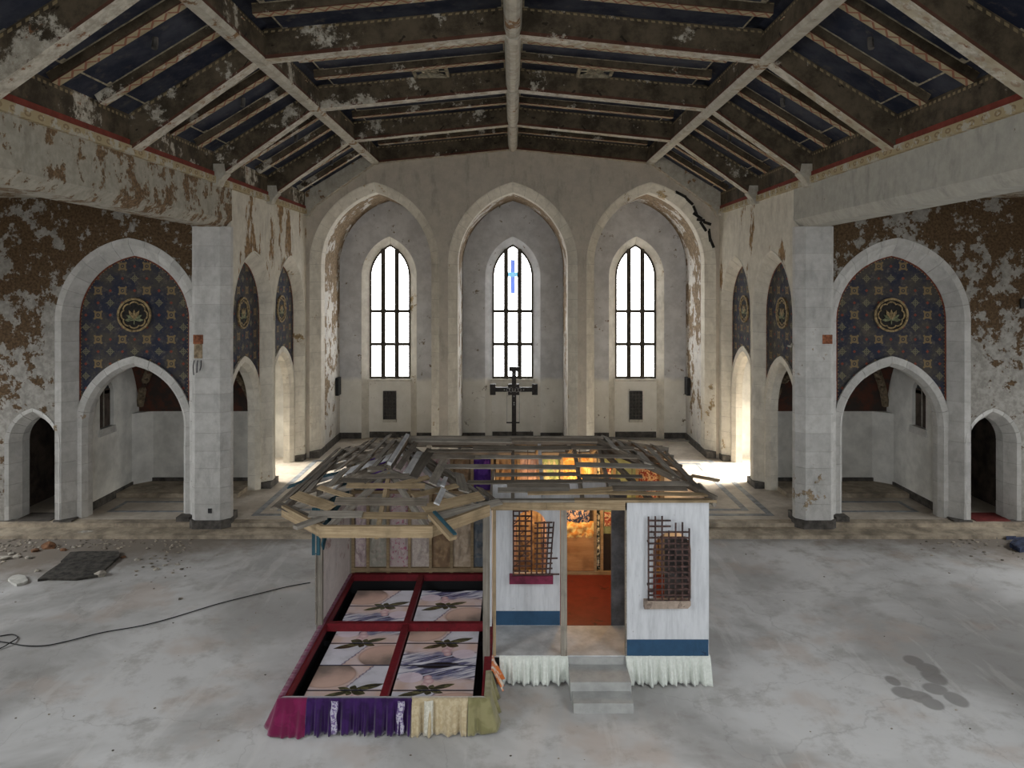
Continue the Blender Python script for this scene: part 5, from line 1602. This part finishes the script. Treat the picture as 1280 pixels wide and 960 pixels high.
def rock(c, r, mat, name, label, group, flat=.5, cat='rubble'):
    bm = bmesh.new(); bmesh.ops.create_icosphere(bm, subdivisions=1, radius=1)
    sd = rnd.random() * 50
    V = []
    for v in bm.verts:
        k = 1 + .55 * mnoise.noise(v.co * 1.3 + Vector((sd, 0, 0)))
        V.append(Vector((c[0] + v.co.x * r * k * 1.2, c[1] + v.co.y * r * k, c[2] + max(-.25, v.co.z * k * flat) * r + .22 * r)))
    Fs = [tuple(v.index for v in f.verts) for f in bm.faces]; bm.free()
    zmin = min(v.z for v in V)
    V = [Vector((v.x, v.y, v.z - zmin + c[2])) for v in V]
    if name is None:
        return V, Fs
    o = mk(name, (V, Fs), mat); tag(o, label, cat, group)
    return o
rub_l = plain('plaster_rubble', (.36, .33, .28), .95, .2, 9)
rub_d = plain('brown_rubble', (.15, .11, .075), .95, .3, 9)
for (x, y, r) in ((107, 668, .16), (94, 670.5, .11), (38, 679, .05), (4, 699, .12), (20, 697, .09), (36, 698, .08), (14, 693, .06), (92, 685, .06), (172, 700, .07), (196, 712, .07), (206, 707, .05), (222, 706, .05), (125, 719, .13), (46, 714, .06), (68, 672, .07), (132, 664.5, .08), (120, 663, .06), (146, 667, .06)):
    own = {107: 'largest pale plaster chunk lying before the jamb of the left arch', 125: 'pale plaster chunk lying against the edge of the charred sheet', 196: 'pale plaster chunk farthest out on the clean floor beyond the charred sheets'}.get(x)
    rock(on_floor(x, y), r, rub_l, 'plaster_chunk', own or 'small pale plaster chunk in the rubble before the left arch', 'plaster chunks on the floor')
for (x, y, r) in ((62, 684, .17), (44, 689, .09), (79, 688, .08), (154, 697, .06)):
    rock(on_floor(x, y), r, plain('brick_rubble%d' % x, (.17, .085, .045), .95, .3, 9), 'brick_chunk', 'largest brown brick chunk in the rubble before the left doorway' if r > .15 else 'small brown brick chunk in the rubble before the left arch', 'brick chunks on the floor')
# scattered grit, too small to count
geos = []
for k in range(700):
    if k < 480:
        x = 240 * rnd.random() ** 1.3; y = 664 + abs(rnd.gauss(0, 26)) + (x / 240) * 3
    elif k < 620:
        x = 1280 - 130 * rnd.random() ** 1.5; y = 664 + abs(rnd.gauss(0, 14))
    else:
        x = rnd.uniform(0, 1280); y = rnd.uniform(680, 950)
    p = on_floor(x, y)
    if -3.9 < p.x < 3.6 and 10.2 < p.y < 16.2: continue
    if p.y > 18.7: continue
    if -11.8 < p.x < -8.6 and 15.6 < p.y < 18: continue
    if p.x > 12.2 and p.y > 17: continue
    geos.append(rock(p, rnd.uniform(.012, .045) if k < 620 else rnd.uniform(.008, .018), None, None, None, None))
o = mk('floor_grit', join(*geos), plain('grit', (.27, .235, .19), .95, .4, 3))
tag(o, 'scattered plaster grit over the nave floor', 'grit', None, 'stuff')
# fallen blue ceiling board pieces by the right doorway
fb = plain('fallen_blue_board', (.03, .038, .07), .9, .4, 8)
for k, px_ in enumerate(([(1235, 672), (1250, 669), (1256, 672.5), (1246, 674)], [(1256, 668), (1268, 665), (1275, 669), (1270, 674), (1258, 675)], [(1262, 684), (1270, 677), (1290, 676), (1295, 688), (1275, 691)])):
    slab_px('fallen_board', px_, .05 + .03 * k, fb, ['narrow dark blue board sliver fallen by the right doorway', 'middle-sized dark blue board fallen by the right doorway', 'largest dark blue board fallen by the right doorway'][k], 'board', 0, 'fallen ceiling boards')
rock(on_floor(1262, 661.5), .12, rub_d, 'brick_chunk', 'brown brick chunk beside the fallen blue boards', None)
